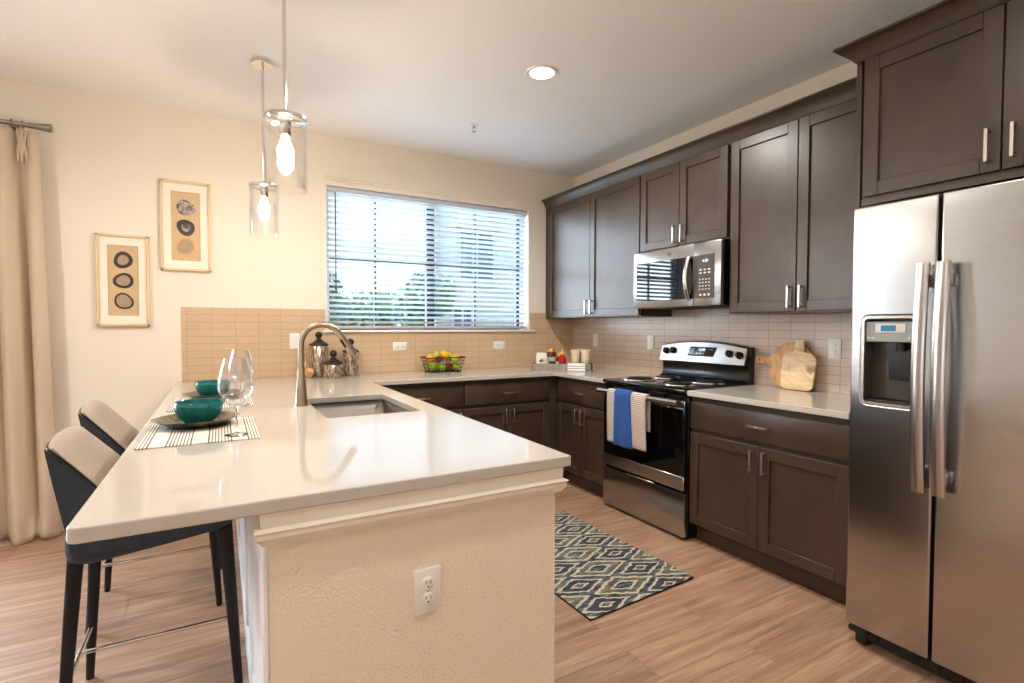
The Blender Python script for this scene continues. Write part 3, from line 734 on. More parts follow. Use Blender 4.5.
# freezer door with the dispenser recess cut in
b = MB(); xb = -0.79
def ring_door(y0, y1, hole):
    """front slab with a rounded hole through it, set in the x plane"""
    o = rounded([(y0, z0), (y0, z1), (y1, z1), (y1, z0)], [0.006]*4, 3)
    bm = bmesh.new()
    ov = [bm.verts.new((FRX, p[0], p[1])) for p in o]; ed = [bm.edges.new((ov[i], ov[(i+1) % len(ov)])) for i in range(len(ov))]
    hv = [bm.verts.new((FRX, p[0], p[1])) for p in hole]; ed += [bm.edges.new((hv[i], hv[(i+1) % len(hv)])) for i in range(len(hv))]
    g = bmesh.ops.triangle_fill(bm, use_beauty=True, use_dissolve=False, edges=ed)
    fs = [f for f in g['geom'] if isinstance(f, bmesh.types.BMFace)]
    ex = bmesh.ops.extrude_face_region(bm, geom=fs)
    bmesh.ops.translate(bm, vec=(xb-FRX, 0, 0), verts=[v for v in ex['geom'] if isinstance(v, bmesh.types.BMVert)])
    bmesh.ops.recalc_face_normals(bm, faces=bm.faces)
    eg = [e for e in bm.edges if len(e.link_faces) == 2 and e.calc_face_angle(0) > 1.0 and abs(e.verts[0].co.x-FRX) < 1e-5 and abs(e.verts[1].co.x-FRX) < 1e-5]
    bmesh.ops.bevel(bm, geom=eg, offset=0.007, segments=3, affect='EDGES', profile=0.5)
    return bm
hole = rounded([(DY0, DZ0), (DY1, DZ0), (DY1, DZ1), (DY0, DZ1)], [0.022]*4, 5)
b.merge(ring_door(FY0, -3.347, hole)); fd = b.build('freezer_door', M['steel'], rf, smooth=False)
b = MB(); b.box((FRX, -3.357, z0), (xb, FY1, z1), 0.007, seg=3); rd = b.build('refrigerator_door', M['steel'], rf, smooth=False)
b = MB(); b.box((-0.815, -3.3465, z0+0.01), (-0.795, -3.3575, z1-0.01)); b.build('door_gasket', M['rubber'], rf)
# dispenser
ds = MB()
i0 = rounded([(DY0-0.010, DZ0+0.010), (DY1+0.010, DZ0+0.010), (DY1+0.010, DZ1-0.010), (DY0-0.010, DZ1-0.010)], [0.015]*4, 5)
tmp = bmesh.new(); n = len(hole)
A = [tmp.verts.new((FRX-0.004, p[0], p[1])) for p in hole]; B = [tmp.verts.new((FRX-0.004, p[0], p[1])) for p in i0]; C_ = [tmp.verts.new((FRX+0.03, p[0], p[1])) for p in i0]; D_ = [tmp.verts.new((FRX+0.008, p[0], p[1])) for p in hole]
for P0, P1 in ((D_, A), (A, B), (B, C_)):
    for k in range(n): tmp.faces.new((P0[k], P0[(k+1) % n], P1[(k+1) % n], P1[k]))
ds.merge(tmp); ds = ds.build('dispenser_bezel', M['steel_handle'], fd)
ya, yb2, za, zb2 = DY0-0.008, DY1+0.008, DZ0+0.008, DZ1-0.008
b = MB(); t_ = 0.003
b.box((-0.795, ya, za), (-0.792, yb2, zb2)); b.box((FRX+0.004, ya, za), (-0.792, ya-t_, zb2)); b.box((FRX+0.004, yb2+t_, za), (-0.792, yb2, zb2)); b.box((FRX+0.004, ya, za), (-0.792, yb2, za+t_)); b.box((FRX+0.004, ya, zb2-t_), (-0.792, yb2, zb2))
b.build('dispenser_cavity', M['panel_brown'], fd)
zc = DZ1-0.100
b = MB(); b.box((FRX+0.004, ya-0.003, zc), (-0.80, yb2+0.003, DZ1-0.022), 0.003); dp = b.build('dispenser_control', M['grey_plastic'], fd)
b = MB(); b.box((FRX+0.0015, ya-0.038, zc+0.036), (FRX+0.005, yb2+0.030, DZ1-0.030), 0.001); b.build('label_plate', M['mark'], dp)
b = MB(); b.box((FRX-0.0005, ya-0.058, zc+0.042), (FRX+0.002, yb2+0.062, DZ1-0.036), 0.0005); b.build('display', M['display_blue'], dp)
for yy in (ya-0.012, ya-0.026, yb2+0.022, yb2+0.010):
    b = MB(); b.box((FRX+0.002, yy, zc+0.012), (FRX+0.005, yy-0.008, zc+0.018), 0.0005); b.build('button', M['mark'], dp)
b = MB(); b.prism([(-0.80, -3.185, 1.09), (-0.80, -3.265, 1.09), (-0.80, -3.272, 1.205), (-0.80, -3.18, 1.205)], (-0.022, 0, 0), bev=0.003); b.tube([(-0.815, -3.225, 1.24), (-0.815, -3.225, 1.20)], 0.02, 12); b.build('paddle', M['black_mat'], fd)
b = MB(); b.box((FRX+0.006, ya-0.006, za+0.003), (-0.80, yb2+0.006, za+0.012), 0.002)
for k in range(9): b.box((FRX+0.008, ya-0.012-k*0.017, za+0.012), (-0.80, ya-0.018-k*0.017, za+0.015))
b.build('drip_tray', M['dark_metal'], fd)
# bowed handles
def fridge_handle(y, door):
    b = MB(); pts = []; rs = []
    for k in range(17):
        f = k/16; z = 0.705+f*0.812; bow = math.sin(PI*f)
        pts.append((-0.905-0.024*bow, y, z)); 
    tmp = bmesh.new(); rings = []
    for p in pts:
        sec = [(-0.010, -0.019), (-0.014, -0.012), (-0.0155, 0), (-0.014, 0.012), (-0.010, 0.019), (0.008, 0.017), (0.008, -0.017)]
        rings.append([tmp.verts.new((p[0]+a, p[1]+c, p[2])) for a, c in sec])
    for A, B in zip(rings, rings[1:]):
        for j in range(7): tmp.faces.new((A[j], A[(j+1) % 7], B[(j+1) % 7], B[j]))
    tmp.faces.new(rings[0]); tmp.faces.new(list(reversed(rings[-1]))); b.merge(tmp)
    for z in (1.455, 0.765): b.box((FRX-0.001, y-0.013, z-0.022), (-0.905, y+0.013, z+0.022), 0.004)
    b.build('handle', M['steel_handle'], door, angle=50)
fridge_handle(-3.326, fd); fridge_handle(-3.386, rd)

# ------------------------------------------------------------------ range
RY0, RY1 = -1.284, -2.042
rg = thing('range', 'stainless and black electric coil range between the base cabinets', 'range', (-0.35, (RY0+RY1)/2, 0))
T = RIGHT(0, RY0); RW = RY0-RY1
b = MB(); b.box((-0.02, RY0, 0.03), (-0.635, RY1, 0.895), 0.002)
for yy in (RY0-0.05, RY1+0.05):
    for xx in (-0.1, -0.58): b.lathe([(0, 0), (0.018, 0), (0.018, 0.032), (0, 0.032)], (xx, yy, 0), 10)
b.build('body', M['black'], rg)
b = MB(); b.box((-0.022, RY0+0.001, 0.893), (-0.672, RY1-0.001, 0.918), 0.008, seg=2); b.build('cooktop', M['black'], rg)
b = MB(); b.box((-0.635, RY0-0.003, 0.022), (-0.664, RY1+0.003, 0.288), 0.006, seg=2); dr = b.build('storage_drawer', M['steel_range'], rg)
b = MB(); b.box((-0.645, RY0-0.25, 0.286), (-0.672, RY1+0.25, 0.297), 0.003); b.build('grip', M['steel_handle'], dr)
b = MB(); b.box((-0.634, RY0-0.004, 0.304), (-0.662, RY1+0.004, 0.846), 0.005, seg=2); od = b.build('oven_door', M['black'], rg)
b = MB(); b.box((-0.655, RY0-0.006, 0.306), (-0.6665, RY1+0.006, 0.388), 0.003); b.build('lower_band', M['steel_range'], od)
b = MB(); b.box((-0.655, RY0-0.006, 0.800), (-0.6665, RY1+0.006, 0.844), 0.003); b.build('upper_band', M['steel_range'], od)
b = MB(); b.box((-0.655, RY0-0.012, 0.392), (-0.6655, RY1+0.012, 0.797), 0.002); b.build('oven_window', M['black_glass'], od)
def emblem(b, T, r, mat):
    pts = [T @ Vector((r*math.cos(2*PI*k/20), r*math.sin(2*PI*k/20), 0.0008)) for k in range(20)]
    b.tube(pts, r*0.09, 6, closed=True, mat=mat)
    text_mb(b, 'GE', r*1.05, T @ Matrix.Translation((0, 0, 0.001)), mat, 0.0004, 0.35)
b = MB(); emblem(b, RIGHT(-0.6668, -1.650, 0.349), 0.017, M['mark_dark']); b.build('emblem', None, od)
b = MB(); b.tube([(-0.712, RY0-0.002, 0.840), (-0.712, RY1+0.012, 0.840)], 0.0185, 18, flat=0.95)
for yy in (RY0-0.03, RY1+0.045): b.box((-0.664, yy-0.014, 0.828), (-0.708, yy+0.014, 0.852), 0.004)
b.build('handle', M['steel_handle'], od, angle=50)
# backguard
bg = MB(); prof = []
n = 12
tmp = bmesh.new(); rings = []
for k in range(n+1):
    f = k/n; y = RY0+0.002 - f*(RW-0.004); arch = 1.158+0.034*(1-(2*f-1)**2)
    rings.append([tmp.verts.new(p) for p in ((-0.022, y, 0.915), (-0.022, y, arch), (-0.072, y, arch-0.002), (-0.085, y, arch-0.012), (-0.112, y, 1.040), (-0.075, y, 1.030), (-0.070, y, 0.960), (-0.082, y, 0.935), (-0.100, y, 0.925), (-0.100, y, 0.915))])
for A, B in zip(rings, rings[1:]):
    for j in range(10): tmp.faces.new((A[j], A[(j+1) % 10], B[(j+1) % 10], B[j]))
tmp.faces.new(rings[0]); tmp.faces.new(list(reversed(rings[-1]))); bg.merge(tmp); bg = bg.build('backguard', M['black'], rg, angle=30)
tmp = bmesh.new(); rings = []
for k in range(n+1):
    f = k/n; y = RY0-0.004 - f*(RW-0.018); arch = 1.158+0.034*(1-(2*f-1)**2)
    rings.append([tmp.verts.new(p) for p in ((-0.070, y, arch+0.001), (-0.088, y, arch-0.011), (-0.116, y, 1.041), (-0.112, y, 1.036), (-0.08, y, arch-0.03))])
for A, B in zip(rings, rings[1:]):
    for j in range(5): tmp.faces.new((A[j], A[(j+1) % 5], B[(j+1) % 5], B[j]))
tmp.faces.new(rings[0]); tmp.faces.new(list(reversed(rings[-1])))
b = MB(); b.merge(tmp); fp = b.build('control_panel', M['steel_range'], rg, angle=30)
# local frame of the slanted fascia
def fascia(y, s):
    """frame on the fascia: s = 0 at its lower edge, 1 at its top"""
    f = (RY0-0.004-y)/(RW-0.018); top = 1.158+0.034*(1-(2*f-1)**2)-0.011
    vv = Vector((0.028, 0, top-1.041)); p = Vector((-0.116, y, 1.041))+vv*s; vv.normalize()
    Tm = Matrix((Vector((0, -1, 0)), vv, Vector((-vv.z, 0, vv.x)))).transposed().to_4x4(); Tm.translation = p; return Tm
b = MB(); Td = fascia(-1.672, 0.54); b.prism([(-0.120, -0.034, 0.0), (0.105, -0.034, 0.0), (0.128, 0.034, 0.0), (-0.097, 0.034, 0.0)], (0, 0, 0.003), T=Td, bev=0.001); dsp = b.build('clock_panel', M['black_glass'], fp)
b = MB(); text_mb(b, '12:00', 0.026, Td @ Matrix.Translation((0.005, 0.012, 0.0036)), M['display'], 0.0002); b.build('clock_digits', None, dsp)
for u, v in ((-0.085, 0.016), (-0.06, 0.016), (-0.095, -0.012), (-0.07, -0.012), (-0.03, -0.014), (-0.005, -0.014), (0.022, -0.016), (0.07, 0.016), (0.092, 0.016)):
    b = MB(); b.box((u-0.006, v-0.003, 0.003), (u+0.006, v+0.003, 0.0036), T=Td); b.build('touch_key', M['mark'], dsp)
for yy, ss in ((-1.345, 0.6), (-1.412, 0.6), (-1.905, 0.56), (-1.985, 0.54)):
    Tk = fascia(yy, ss)
    b = MB(); b.lathe([(0, 0), (0.024, 0), (0.025, 0.004), (0.021, 0.008), (0.019, 0.024), (0.016, 0.027), (0, 0.027)], (0, 0, 0), 20, T=Tk); b.box((-0.005, -0.021, 0.012), (0.005, 0.021, 0.034), 0.002, T=Tk)
    b.build('knob', M['black'], fp)
# coil burners on bright drip bowls
for bx, by, br_ in ((-0.505, -1.478, 0.093), (-0.235, -1.478, 0.075), (-0.505, -1.852, 0.075), (-0.235, -1.852, 0.093)):
    b = MB(); b.lathe([(br_+0.022, 0.0), (br_+0.020, 0.006), (br_+0.010, 0.007), (br_, -0.004), (br_*0.5, -0.012), (0, -0.012)], (bx, by, 0.920), 28); bo = b.build('drip_bowl', M['chrome'], rg)
    pts = []; turns = 4 if br_ > 0.08 else 3
    for k in range(turns*20+1):
        a = 2*PI*k/20; r = 0.018+(br_-0.026)*k/(turns*20); pts.append((bx+r*math.cos(a), by+r*math.sin(a), 0.931))
    pts.append((bx+0.2*0+br_*0.98, by, 0.926))
    b = MB(); b.tube(pts, 0.0062, 7, flat=0.8)
    for k in range(3):
        a = PI/6+k*2*PI/3; b.box((-0.004, 0, -0.004), (0.004, br_, 0.0), T=Matrix.Translation((bx, by, 0.927)) @ Matrix.Rotation(a, 4, 'Z'))
    b.build('coil', M['coil'], bo)
# towels over the oven handle
def towel(y0, y1, z_front, z_back, off, name, mat, label, seed, cat='towel', sw=0.0):
    L = [(-0.684-off*0.2, z_back), (-0.690+off*0.0, 0.836)]
    path = [(-0.692+off, z_back), (-0.692+off*0.6, 0.82), (-0.6935+off*0.3, 0.845)]
    R = 0.0225+abs(off)
    for k in range(7):
        a = k*PI/6; path.append((-0.712+R*math.cos(a), 0.840+R*math.sin(a)))
    path += [(-0.712-R, 0.80), (-0.712-R+0.004, (0.84+z_front)/2), (-0.712-R+0.012, z_front)]
    path = path[3:] if z_back is None else path
    # resample
    def pos(f):
        seg = [(Vector((path[i][0], 0, path[i][1]))-Vector((path[i-1][0], 0, path[i-1][1]))).length for i in range(1, len(path))]
        t = f*sum(seg)
        for i, s_ in enumerate(seg):
            if t <= s_ or i == len(seg)-1:
                k = min(1, t/s_); return path[i][0]+(path[i+1][0]-path[i][0])*k, path[i][1]+(path[i+1][1]-path[i][1])*k
            t -= s_
    def fn(u, v):
        x, z = pos(v); y = y0+(y1-y0)*u
        hang = max(0, (0.82-z)/0.35) if v > 0.5 else 0
        y += sw*hang*(1-2*u)
        x -= 0.004*hang*(math.sin(u*9+seed)+1)
        return Vector((x, y, z))
    b = MB(); b.grid(fn, 16, 40)
    o = b.build(name, mat, thick=0.005, loc=(-0.712, (y0+y1)/2, 0.84))
    return tag(o, label, cat, 'towels on the oven handle')
towel(-1.412, -1.782, 0.500, 0.62, 0.0, 'dish_towel', M['towel_stripe'], 'tan and white striped towel folded over the oven handle', 0.4, sw=0.004)
towel(-1.494, -1.650, 0.488, 0.66, 0.0065, 'dish_towel', M['towel_blue'], 'narrow bright blue towel hung over the striped towel', 2.2, sw=0.014)

# ------------------------------------------------------------------ microwave
MX, MY0, MY1, MZ0, MZ1 = -0.408, -1.311, -2.076, 1.426, 1.826
mw = thing('microwave', 'stainless over-the-range microwave below the short wall cabinet', 'microwave', (-0.2, (MY0+MY1)/2, MZ0))
b = MB(); b.box((-0.004, MY0, MZ0), (-0.385, MY1, MZ1+0.005), 0.003); b.build('body', M['black'], mw)
b = MB(); b.box((-0.05, MY0-0.03, MZ0-0.006), (-0.37, MY1+0.03, MZ0+0.001), 0.003)
for yy in (-1.42, -1.78): b.box((-0.12, yy, MZ0-0.010), (-0.30, yy-0.2, MZ0-0.005), 0.002)
b.build('vent_underside', M['black_mat'], mw)
b = MB(); b.box((-0.384, MY0, MZ0-0.002), (MX, -1.866, MZ1), 0.004, seg=2); md = b.build('door', M['steel_range'], mw)
b = MB(); b.box((-0.384, -1.868, MZ0-0.002), (MX, MY1, MZ1), 0.004, seg=2); mc = b.build('control_side', M['steel_range'], mw)
b = MB(); b.box((MX+0.002, MY0-0.030, MZ0+0.047), (MX-0.0025, -1.864, MZ1-0.080), 0.0015); b.build('door_window', M['black_glass'], md)
b = MB(); b.box((MX+0.002, -1.870, MZ0+0.047), (MX-0.0025, MY1+0.048, MZ1-0.080), 0.0015); kp = b.build('keypad', M['panel_brown'], mc)
Tm = RIGHT(MX-0.0026, -1.95, 1.60)
b = MB(); text_mb(b, '4:30', 0.026, Tm @ Matrix.Translation((0.008, 0.107, 0.0004)), M['display'], 0.0002); b.build('clock_digits', None, kp)
b = MB()
for r_, zz in enumerate((0.048, 0.028)):
    for c_ in range(3): b.box((-0.035+c_*0.033, zz, 0), (-0.018+c_*0.033, zz+0.008, 0.0006), T=Tm)
for r_ in range(4):
    for c_ in range(4): b.box((-0.036+c_*0.024, -0.012-r_*0.021, 0), (-0.027+c_*0.024, -0.005-r_*0.021, 0.0006), T=Tm)
for c_ in range(3): b.box((-0.034+c_*0.032, -0.112, 0), (-0.018+c_*0.032, -0.100, 0.0006), T=Tm)
b.build('keys', M['mark'], kp)
pts = [(MX-0.004-0.040*math.sin(PI*(0.08+0.84*k/12)), -1.835, 1.472+0.265*k/12) for k in range(13)]
b = MB(); b.tube(pts, 0.0155, 12, flat=0.7, upv=(1, 0, 0)); b.tube([pts[0], (MX+0.004, -1.835, pts[0][2]+0.005)], 0.012, 10); b.tube([pts[-1], (MX+0.004, -1.835, pts[-1][2]-0.005)], 0.012, 10)
b.build('handle', M['chrome'], md, angle=50)
b = MB(); emblem(b, RIGHT(MX-0.0004, -1.655, 1.782), 0.013, M['mark_dark']); b.build('emblem', None, md)

# ------------------------------------------------------------------ window blind
bl = thing('window_blind', 'white two inch slatted blind hanging open in the kitchen window', 'blind', ((WX0+WX1)/2, 0.045, WZ1))
bx0, bx1 = WX0+0.008, WX1-0.008
b = MB(); b.box((bx0, 0.018, 2.342), (bx1, 0.080, 2.376), 0.004); b.build('head_rail', M['blind'], bl)
b = MB(); NS = 24; zt, zb_ = 2.318, 1.325; tilt = math.radians(-19)
for k in range(NS):
    z = zt+(zb_-zt)*k/(NS-1)
    sec = []
    for i in range(7):
        q = (i/6-0.5)*0.050; c_ = 0.0035*(1-(2*i/6-1)**2)
        sec.append((0.047+q*math.cos(tilt)-c_*math.sin(tilt), z+q*math.sin(tilt)+c_*math.cos(tilt)))
    low = [(y+0.0002, zz-0.0028) for y, zz in reversed(sec)]
    b.prism([(bx0+0.006, y, zz) for y, zz in sec+low], (bx1-bx0-0.012, 0, 0))
sl = b.build('slats', M['blind'], bl)
b = MB(); b.box((bx0+0.004, 0.022, 1.272), (bx1-0.004, 0.074, 1.296), 0.005, seg=2); b.build('bottom_rail', M['blind_rail'], bl)
b = MB()
for x in (-2.18, -1.70, -1.16, -0.68):
    for y in (0.0205, 0.0735): b.tube([(x, y, 2.33), (x, y, 1.29)], 0.0009, 5)
b.build('ladder_cords', M['blind'], bl)
b = MB(); b.tube([(-2.275, 0.008, 2.335), (-2.275, 0.006, 1.60)], 0.0045, 8); b.lathe([(0, 0), (0.007, 0.005), (0.006, 0.03), (0, 0.032)], (-2.275, 0.006, 1.572), 10); b.build('tilt_wand', M['panel_brown'], bl)

# ------------------------------------------------------------------ curtain and rod
rd_ = thing('curtain_rod', 'brushed metal curtain rod with flared end finial', 'curtain rod', (-5.2, -0.092, 2.485))
b = MB(); b.tube([(-6.55, -0.092, 2.480), (-4.03, -0.092, 2.480)], 0.0135, 14); b.build('pole', M['rod'], rd_)
Tf = Matrix.Translation((-4.045, -0.092, 2.480)) @ Matrix.Rotation(PI/2, 4, 'Y')
b = MB(); b.lathe([(0, 0), (0.016, 0), (0.0165, 0.01), (0.015, 0.014), (0.016, 0.03), (0.024, 0.095), (0.025, 0.105), (0.018, 0.108), (0, 0.108)], (0, 0, 0), 20, T=Tf); b.build('finial', M['rod'], rd_)
for x in (-4.12, -6.4):
    b = MB(); b.box((x-0.012, -0.092, 2.462), (x+0.012, -0.0, 2.474), 0.002); b.box((x-0.014, -0.012, 2.43), (x+0.014, 0.0, 2.52), 0.003); b.tube([(x, -0.092+0.017*math.cos(a*PI/6), 2.485+0.017*math.sin(a*PI/6)) for a in range(12)], 0.004, 6, closed=True); b.build('bracket', M['rod'], rd_)
cu = thing('curtain', 'long beige pinch-pleated linen curtain hanging to the floor', 'curtain', (-4.27, -0.095, 0))
def cur(u, v):
    x0, x1 = -4.60, -3.995+0.022*(1-v)
    top = v**3
    x = x0+(x1-x0)*u + 0.03*(1-v)*(u-0.3)
    ph = u*2*PI*4.6+2.2
    amp = 0.062*(1-0.40*top)+0.008*math.sin(v*5+u*7)
    y = -0.094+amp*math.sin(ph)*(0.9+0.2*math.sin(3*v+u*5))+0.012*math.sin(ph*2.1+v*2)*(1-top)
    x += 0.012*math.cos(ph)*(1-top)
    z = 0.006+2.435*v
    if v < 0.06: y -= (0.06-v)*1.1*(0.5+0.5*math.sin(u*17)); z += 0.012*math.sin(u*23)*(0.06-v)/0.06+0.008*(0.06-v)/0.06
    return Vector((x, y, z))
b = MB(); b.grid(cur, 120, 70); b.build('panel', M['curtain'], cu, thick=0.003)
for xp in (-4.072, -4.205, -4.34, -4.47):
    b = MB()
    for dx, dy in ((-0.015, 0), (0, -0.010), (0.015, 0)):
        b.tube([(xp+dx*1.3, -0.103+dy, 2.445), (xp+dx, -0.106+dy, 2.41), (xp+dx*0.5, -0.108+dy, 2.37), (xp+dx*0.9, -0.108+dy, 2.33), (xp+dx*1.3, -0.104+dy, 2.26)], [0.008, 0.0095, 0.009, 0.011, 0.004], 8)
    b.build('pinch_pleat', M['curtain'], cu)
for xp in (-4.072, -4.205, -4.34, -4.47):
    b = MB(); b.tube([(xp, -0.092+0.020*math.cos(a*PI/8), 2.478+0.024*math.sin(a*PI/8)) for a in range(16)], 0.0028, 6, closed=True); b.tube([(xp, -0.094, 2.454), (xp, -0.098, 2.44)], 0.0022, 6); b.build('ring', M['rod'], cu)

# ------------------------------------------------------------------ outlets and switches
def plate(T, name, label, cat, kind, group):
    """wall plate 70 x 115; T at its centre on the wall face; kind: duplex or rocker"""
    o = MB(); o.box((-0.0355, -0.0585, 0), (0.0355, 0.0585, 0.006), 0.003, T=T, seg=2)
    o = o.build(name, M['plate_white'], loc=T.translation); tag(o, label, cat, group)
    if kind == 'duplex':
        for s_ in (1, -1):
            b = MB(); b.lathe([(0, 0.0055), (0.0165, 0.0055), (0.0165, 0.0085), (0.015, 0.0095), (0, 0.0095)], (0, 0.0195*s_, 0), 20, T=T); f = b.build('receptacle', M['plate_white'], o)
            b = MB()
            for u in (-0.0062, 0.0062): b.box((u-0.0011, 0.0195*s_+0.000, 0.009), (u+0.0011, 0.0195*s_+0.0085, 0.0098), T=T)
            b.lathe([(0, 0.009), (0.0024, 0.009), (0.0024, 0.0098), (0, 0.0098)], (0, 0.0195*s_-0.007, 0), 10, T=T); b.build('slots', M['slot'], f)
        b = MB(); b.lathe([(0, 0.006), (0.003, 0.006), (0.002, 0.0075), (0, 0.0075)], (0, 0, 0), 10, T=T); b.build('screw', M['nickel'], o)
    else:
        b = MB(); b.box((-0.0165, -0.033, 0.005), (0.0165, 0.033, 0.0085), 0.0015, T=T); b.prism([(-0.0145, -0.030, 0.0085), (-0.0145, 0.030, 0.0085), (-0.0145, 0.030, 0.013), (-0.0145, 0.0, 0.0095)], (0.029, 0, 0), T=T); b.build('rocker', M['plate_white'], o)
    return o
RZ = Matrix.Rotation(PI/2, 4, 'Z')
plate(BACK(-1.772, -0.008, 1.126) @ RZ, 'wall_outlet', 'white outlet on its side in the tan tiles left of the fruit basket', 'outlet', 'duplex', 'white wall plates')
plate(BACK(-0.840, -0.008, 1.122) @ RZ, 'wall_outlet', 'white outlet on its side in the tan tiles left of the grey tray', 'outlet', 'duplex', 'white wall plates')
plate(BACK(-2.580, -0.008, 1.180), 'light_switch', 'white wall switch half hidden behind the faucet neck', 'switch', 'rocker', 'white wall plates')
plate(RIGHT(-0.008, -0.372, 1.166), 'light_switch', 'white wall switch above the cream cups near the corner', 'switch', 'rocker', 'white wall plates')
plate(RIGHT(-0.008, -1.082, 1.164), 'light_switch', 'white wall switch just left of the range backguard', 'switch', 'rocker', 'white wall plates')
plate(RIGHT(-0.008, -2.537, 1.168), 'wall_outlet', 'white upright outlet between the cutting boards and the refrigerator', 'outlet', 'duplex', 'white wall plates')
plate(BACK(-2.611, PWY, 0.611), 'wall_outlet', 'white upright outlet on the textured end wall of the peninsula', 'outlet', 'duplex', 'white wall plates')

# ------------------------------------------------------------------ lamps
def pendant(x, y, label):
    r = thing('pendant_light', label, 'pendant light', (x, y, H), 'clear glass cylinder pendants')
    r.location.z = H
    zt, zb2 = 2.078, 1.808
    b = MB(); b.lathe([(0, 0), (0.062, 0), (0.064, -0.006), (0.060, -0.018), (0.02, -0.022), (0, -0.022)], (x, y, H), 28); b.build('canopy', M['chrome'], r)
    b = MB(); b.tube([(x, y, H-0.02), (x, y, zt+0.01)], 0.0065, 10); b.build('stem', M['chrome'], r)
    b = MB(); b.lathe([(0, 0.016), (0.014, 0.016), (0.018, 0.008), (0.079, 0.006), (0.080, -0.004), (0.074, -0.008), (0, -0.008)], (x, y, zt), 36); cap = b.build('cap', M['chrome'], r)
    b = MB(); b.lathe([(0, 0), (0.021, 0), (0.022, -0.045), (0.019, -0.058), (0, -0.058)], (x, y, zt-0.006), 20); b.build('socket', M['chrome'], cap)
    b = MB(); b.lathe([(0.0765, zt-0.004), (0.0765, zb2), (0.0735, zb2), (0.0735, zt-0.004)], (x, y, 0), 44); b.build('glass_shade', M['glass'], r, angle=60)
    b = MB(); b.lathe([(0.011, 0), (0.013, -0.010), (0.021, -0.030), (0.029, -0.052), (0.030, -0.066), (0.024, -0.086), (0.013, -0.100), (0.004, -0.106), (0, -0.107)], (x, y, zt-0.064), 20); b.build('bulb', M['bulb'], r)
    return r
pendant(-2.843, -2.05, 'nearer clear glass cylinder pendant, hanging from a long rod over the peninsula')
pendant(-2.843, -0.96, 'farther clear glass cylinder pendant with its round ceiling canopy showing')
def can(x, y, label, watts):
    r = thing('recessed_light', label, 'ceiling light', (x, y, H), 'recessed ceiling lights')
    b = MB(); b.lathe([(0.068, -0.001), (0.072, -0.006), (0.090, -0.007), (0.094, -0.003), (0.094, 0.0), (0.068, 0.0)], (x, y, H), 36); b.build('trim_ring', M['white_trim'], r)
    b = MB(); b.lathe([(0, -0.0030), (0.069, -0.0030), (0.069, -0.0005), (0, -0.0005)], (x, y, H), 32); b.build('lens', M['lens'], r)
    L = bpy.data.lights.new('can_lamp', 'AREA'); L.shape = 'DISK'; L.size = 0.13; L.energy = watts; L.color = (1.0, 0.95, 0.88); L.spread = math.radians(165)
    o = bpy.data.objects.new('can_lamp', L); COL.objects.link(o); o.parent = r; o.location = (0, 0, -0.010)
can(-1.425, -1.640, 'lit recessed ceiling light over the middle of the kitchen', CAN_W*1.3)
for x, y in ((-2.05, -3.42), (-4.7, -1.7), (-4.9, -4.2)):  # unseen lamps, added as fill light for the room
    can(x, y, 'added recessed ceiling light outside the view that fills the room', CAN_W*(0.7 if x > -3 else 1.0))
sp_ = thing('sprinkler', 'small white fire sprinkler head on the ceiling before the window', 'sprinkler', (-1.435, -0.737, H))
b = MB(); b.lathe([(0, 0), (0.033, 0), (0.033, -0.003), (0.02, -0.010), (0, -0.010)], (-1.435, -0.737, H), 20); b.build('escutcheon', M['white_trim'], sp_)
b = MB(); b.tube([(-1.435, -0.737, H-0.008), (-1.435, -0.737, H-0.022)], 0.008, 10)
for s_ in (-1, 1): b.tube([(-1.435+0.008*s_, -0.737, H-0.02), (-1.435+0.014*s_, -0.737, H-0.034), (-1.435, -0.737, H-0.048)], 0.0022, 6)
b.lathe([(0, 0), (0.014, 0), (0.014, -0.002), (0, -0.002)], (-1.435, -0.737, H-0.048), 14); b.build('deflector', M['grey_plastic'], sp_)

# ------------------------------------------------------------------ framed slices on the wall
def art(cx, cz, w, h, label, rings):
    r = thing('framed_picture', label, 'picture', (cx, 0, cz), 'pale framed slice pictures')
    T = BACK(cx, 0, cz); a, c = w/2, h/2; fwd = 0.017
    b = MB()
    for u0, v0, u1, v1 in ((-a, -c, -a+fwd, c), (a-fwd, -c, a, c), (-a, c-fwd, a, c), (-a, -c, a, -c+fwd)): b.box((u0, v0, 0), (u1, v1, 0.032), 0.003, T=T)
    b.build('frame', M['art_frame'], r)
    iw, ih = w*0.29, h*0.385
    b = MB()
    for u0, v0, u1, v1 in ((-a+fwd, -c+fwd, -iw, c-fwd), (iw, -c+fwd, a-fwd, c-fwd), (-iw, ih, iw, c-fwd), (-iw, -c+fwd, iw, -ih)): b.box((u0, v0, 0.004), (u1, v1, 0.018), T=T)
    b.build('mount', M['art_mat'], r)
    b = MB(); b.box((-iw-0.004, -ih-0.004, 0.003), (iw+0.004, ih+0.004, 0.008), T=T); b.build('backing', M['art_back'], r)
    for k, (dv, mk, rim, hr) in enumerate(rings):
        rad = h*0.082; rnd = random.Random(int(cx*100)*7+k)
        ph = [rnd.uniform(0, 6.28) for _ in range(3)]
        fx = lambda an, rr, zz: rr*(1.08+0.06*math.cos(2*an+ph[0])+0.04*math.cos(3*an+ph[1]))
        Tk = T @ Matrix.Translation((0, dv*h, 0.008))
        b = MB(); b.lathe([(0, 0.004), (rad*0.7, 0.004), (rad, 0.003), (rad, 0), (0, 0)], (0, 0, 0), 28, T=Tk, fx=fx); o = b.build('slice', rim, r)
        b = MB(); b.lathe([(0, 0.0052), (rad*hr, 0.0050), (rad*hr*1.05, 0.003), (0, 0.003)], (0, 0, 0), 28, T=Tk, fx=fx); o2 = b.build('slice_heart', mk, o)
H1, H2, H3 = slice_mat('slice_pattern_grey', 0.0), slice_mat('slice_pattern_tan', 3.3), M['art_back']
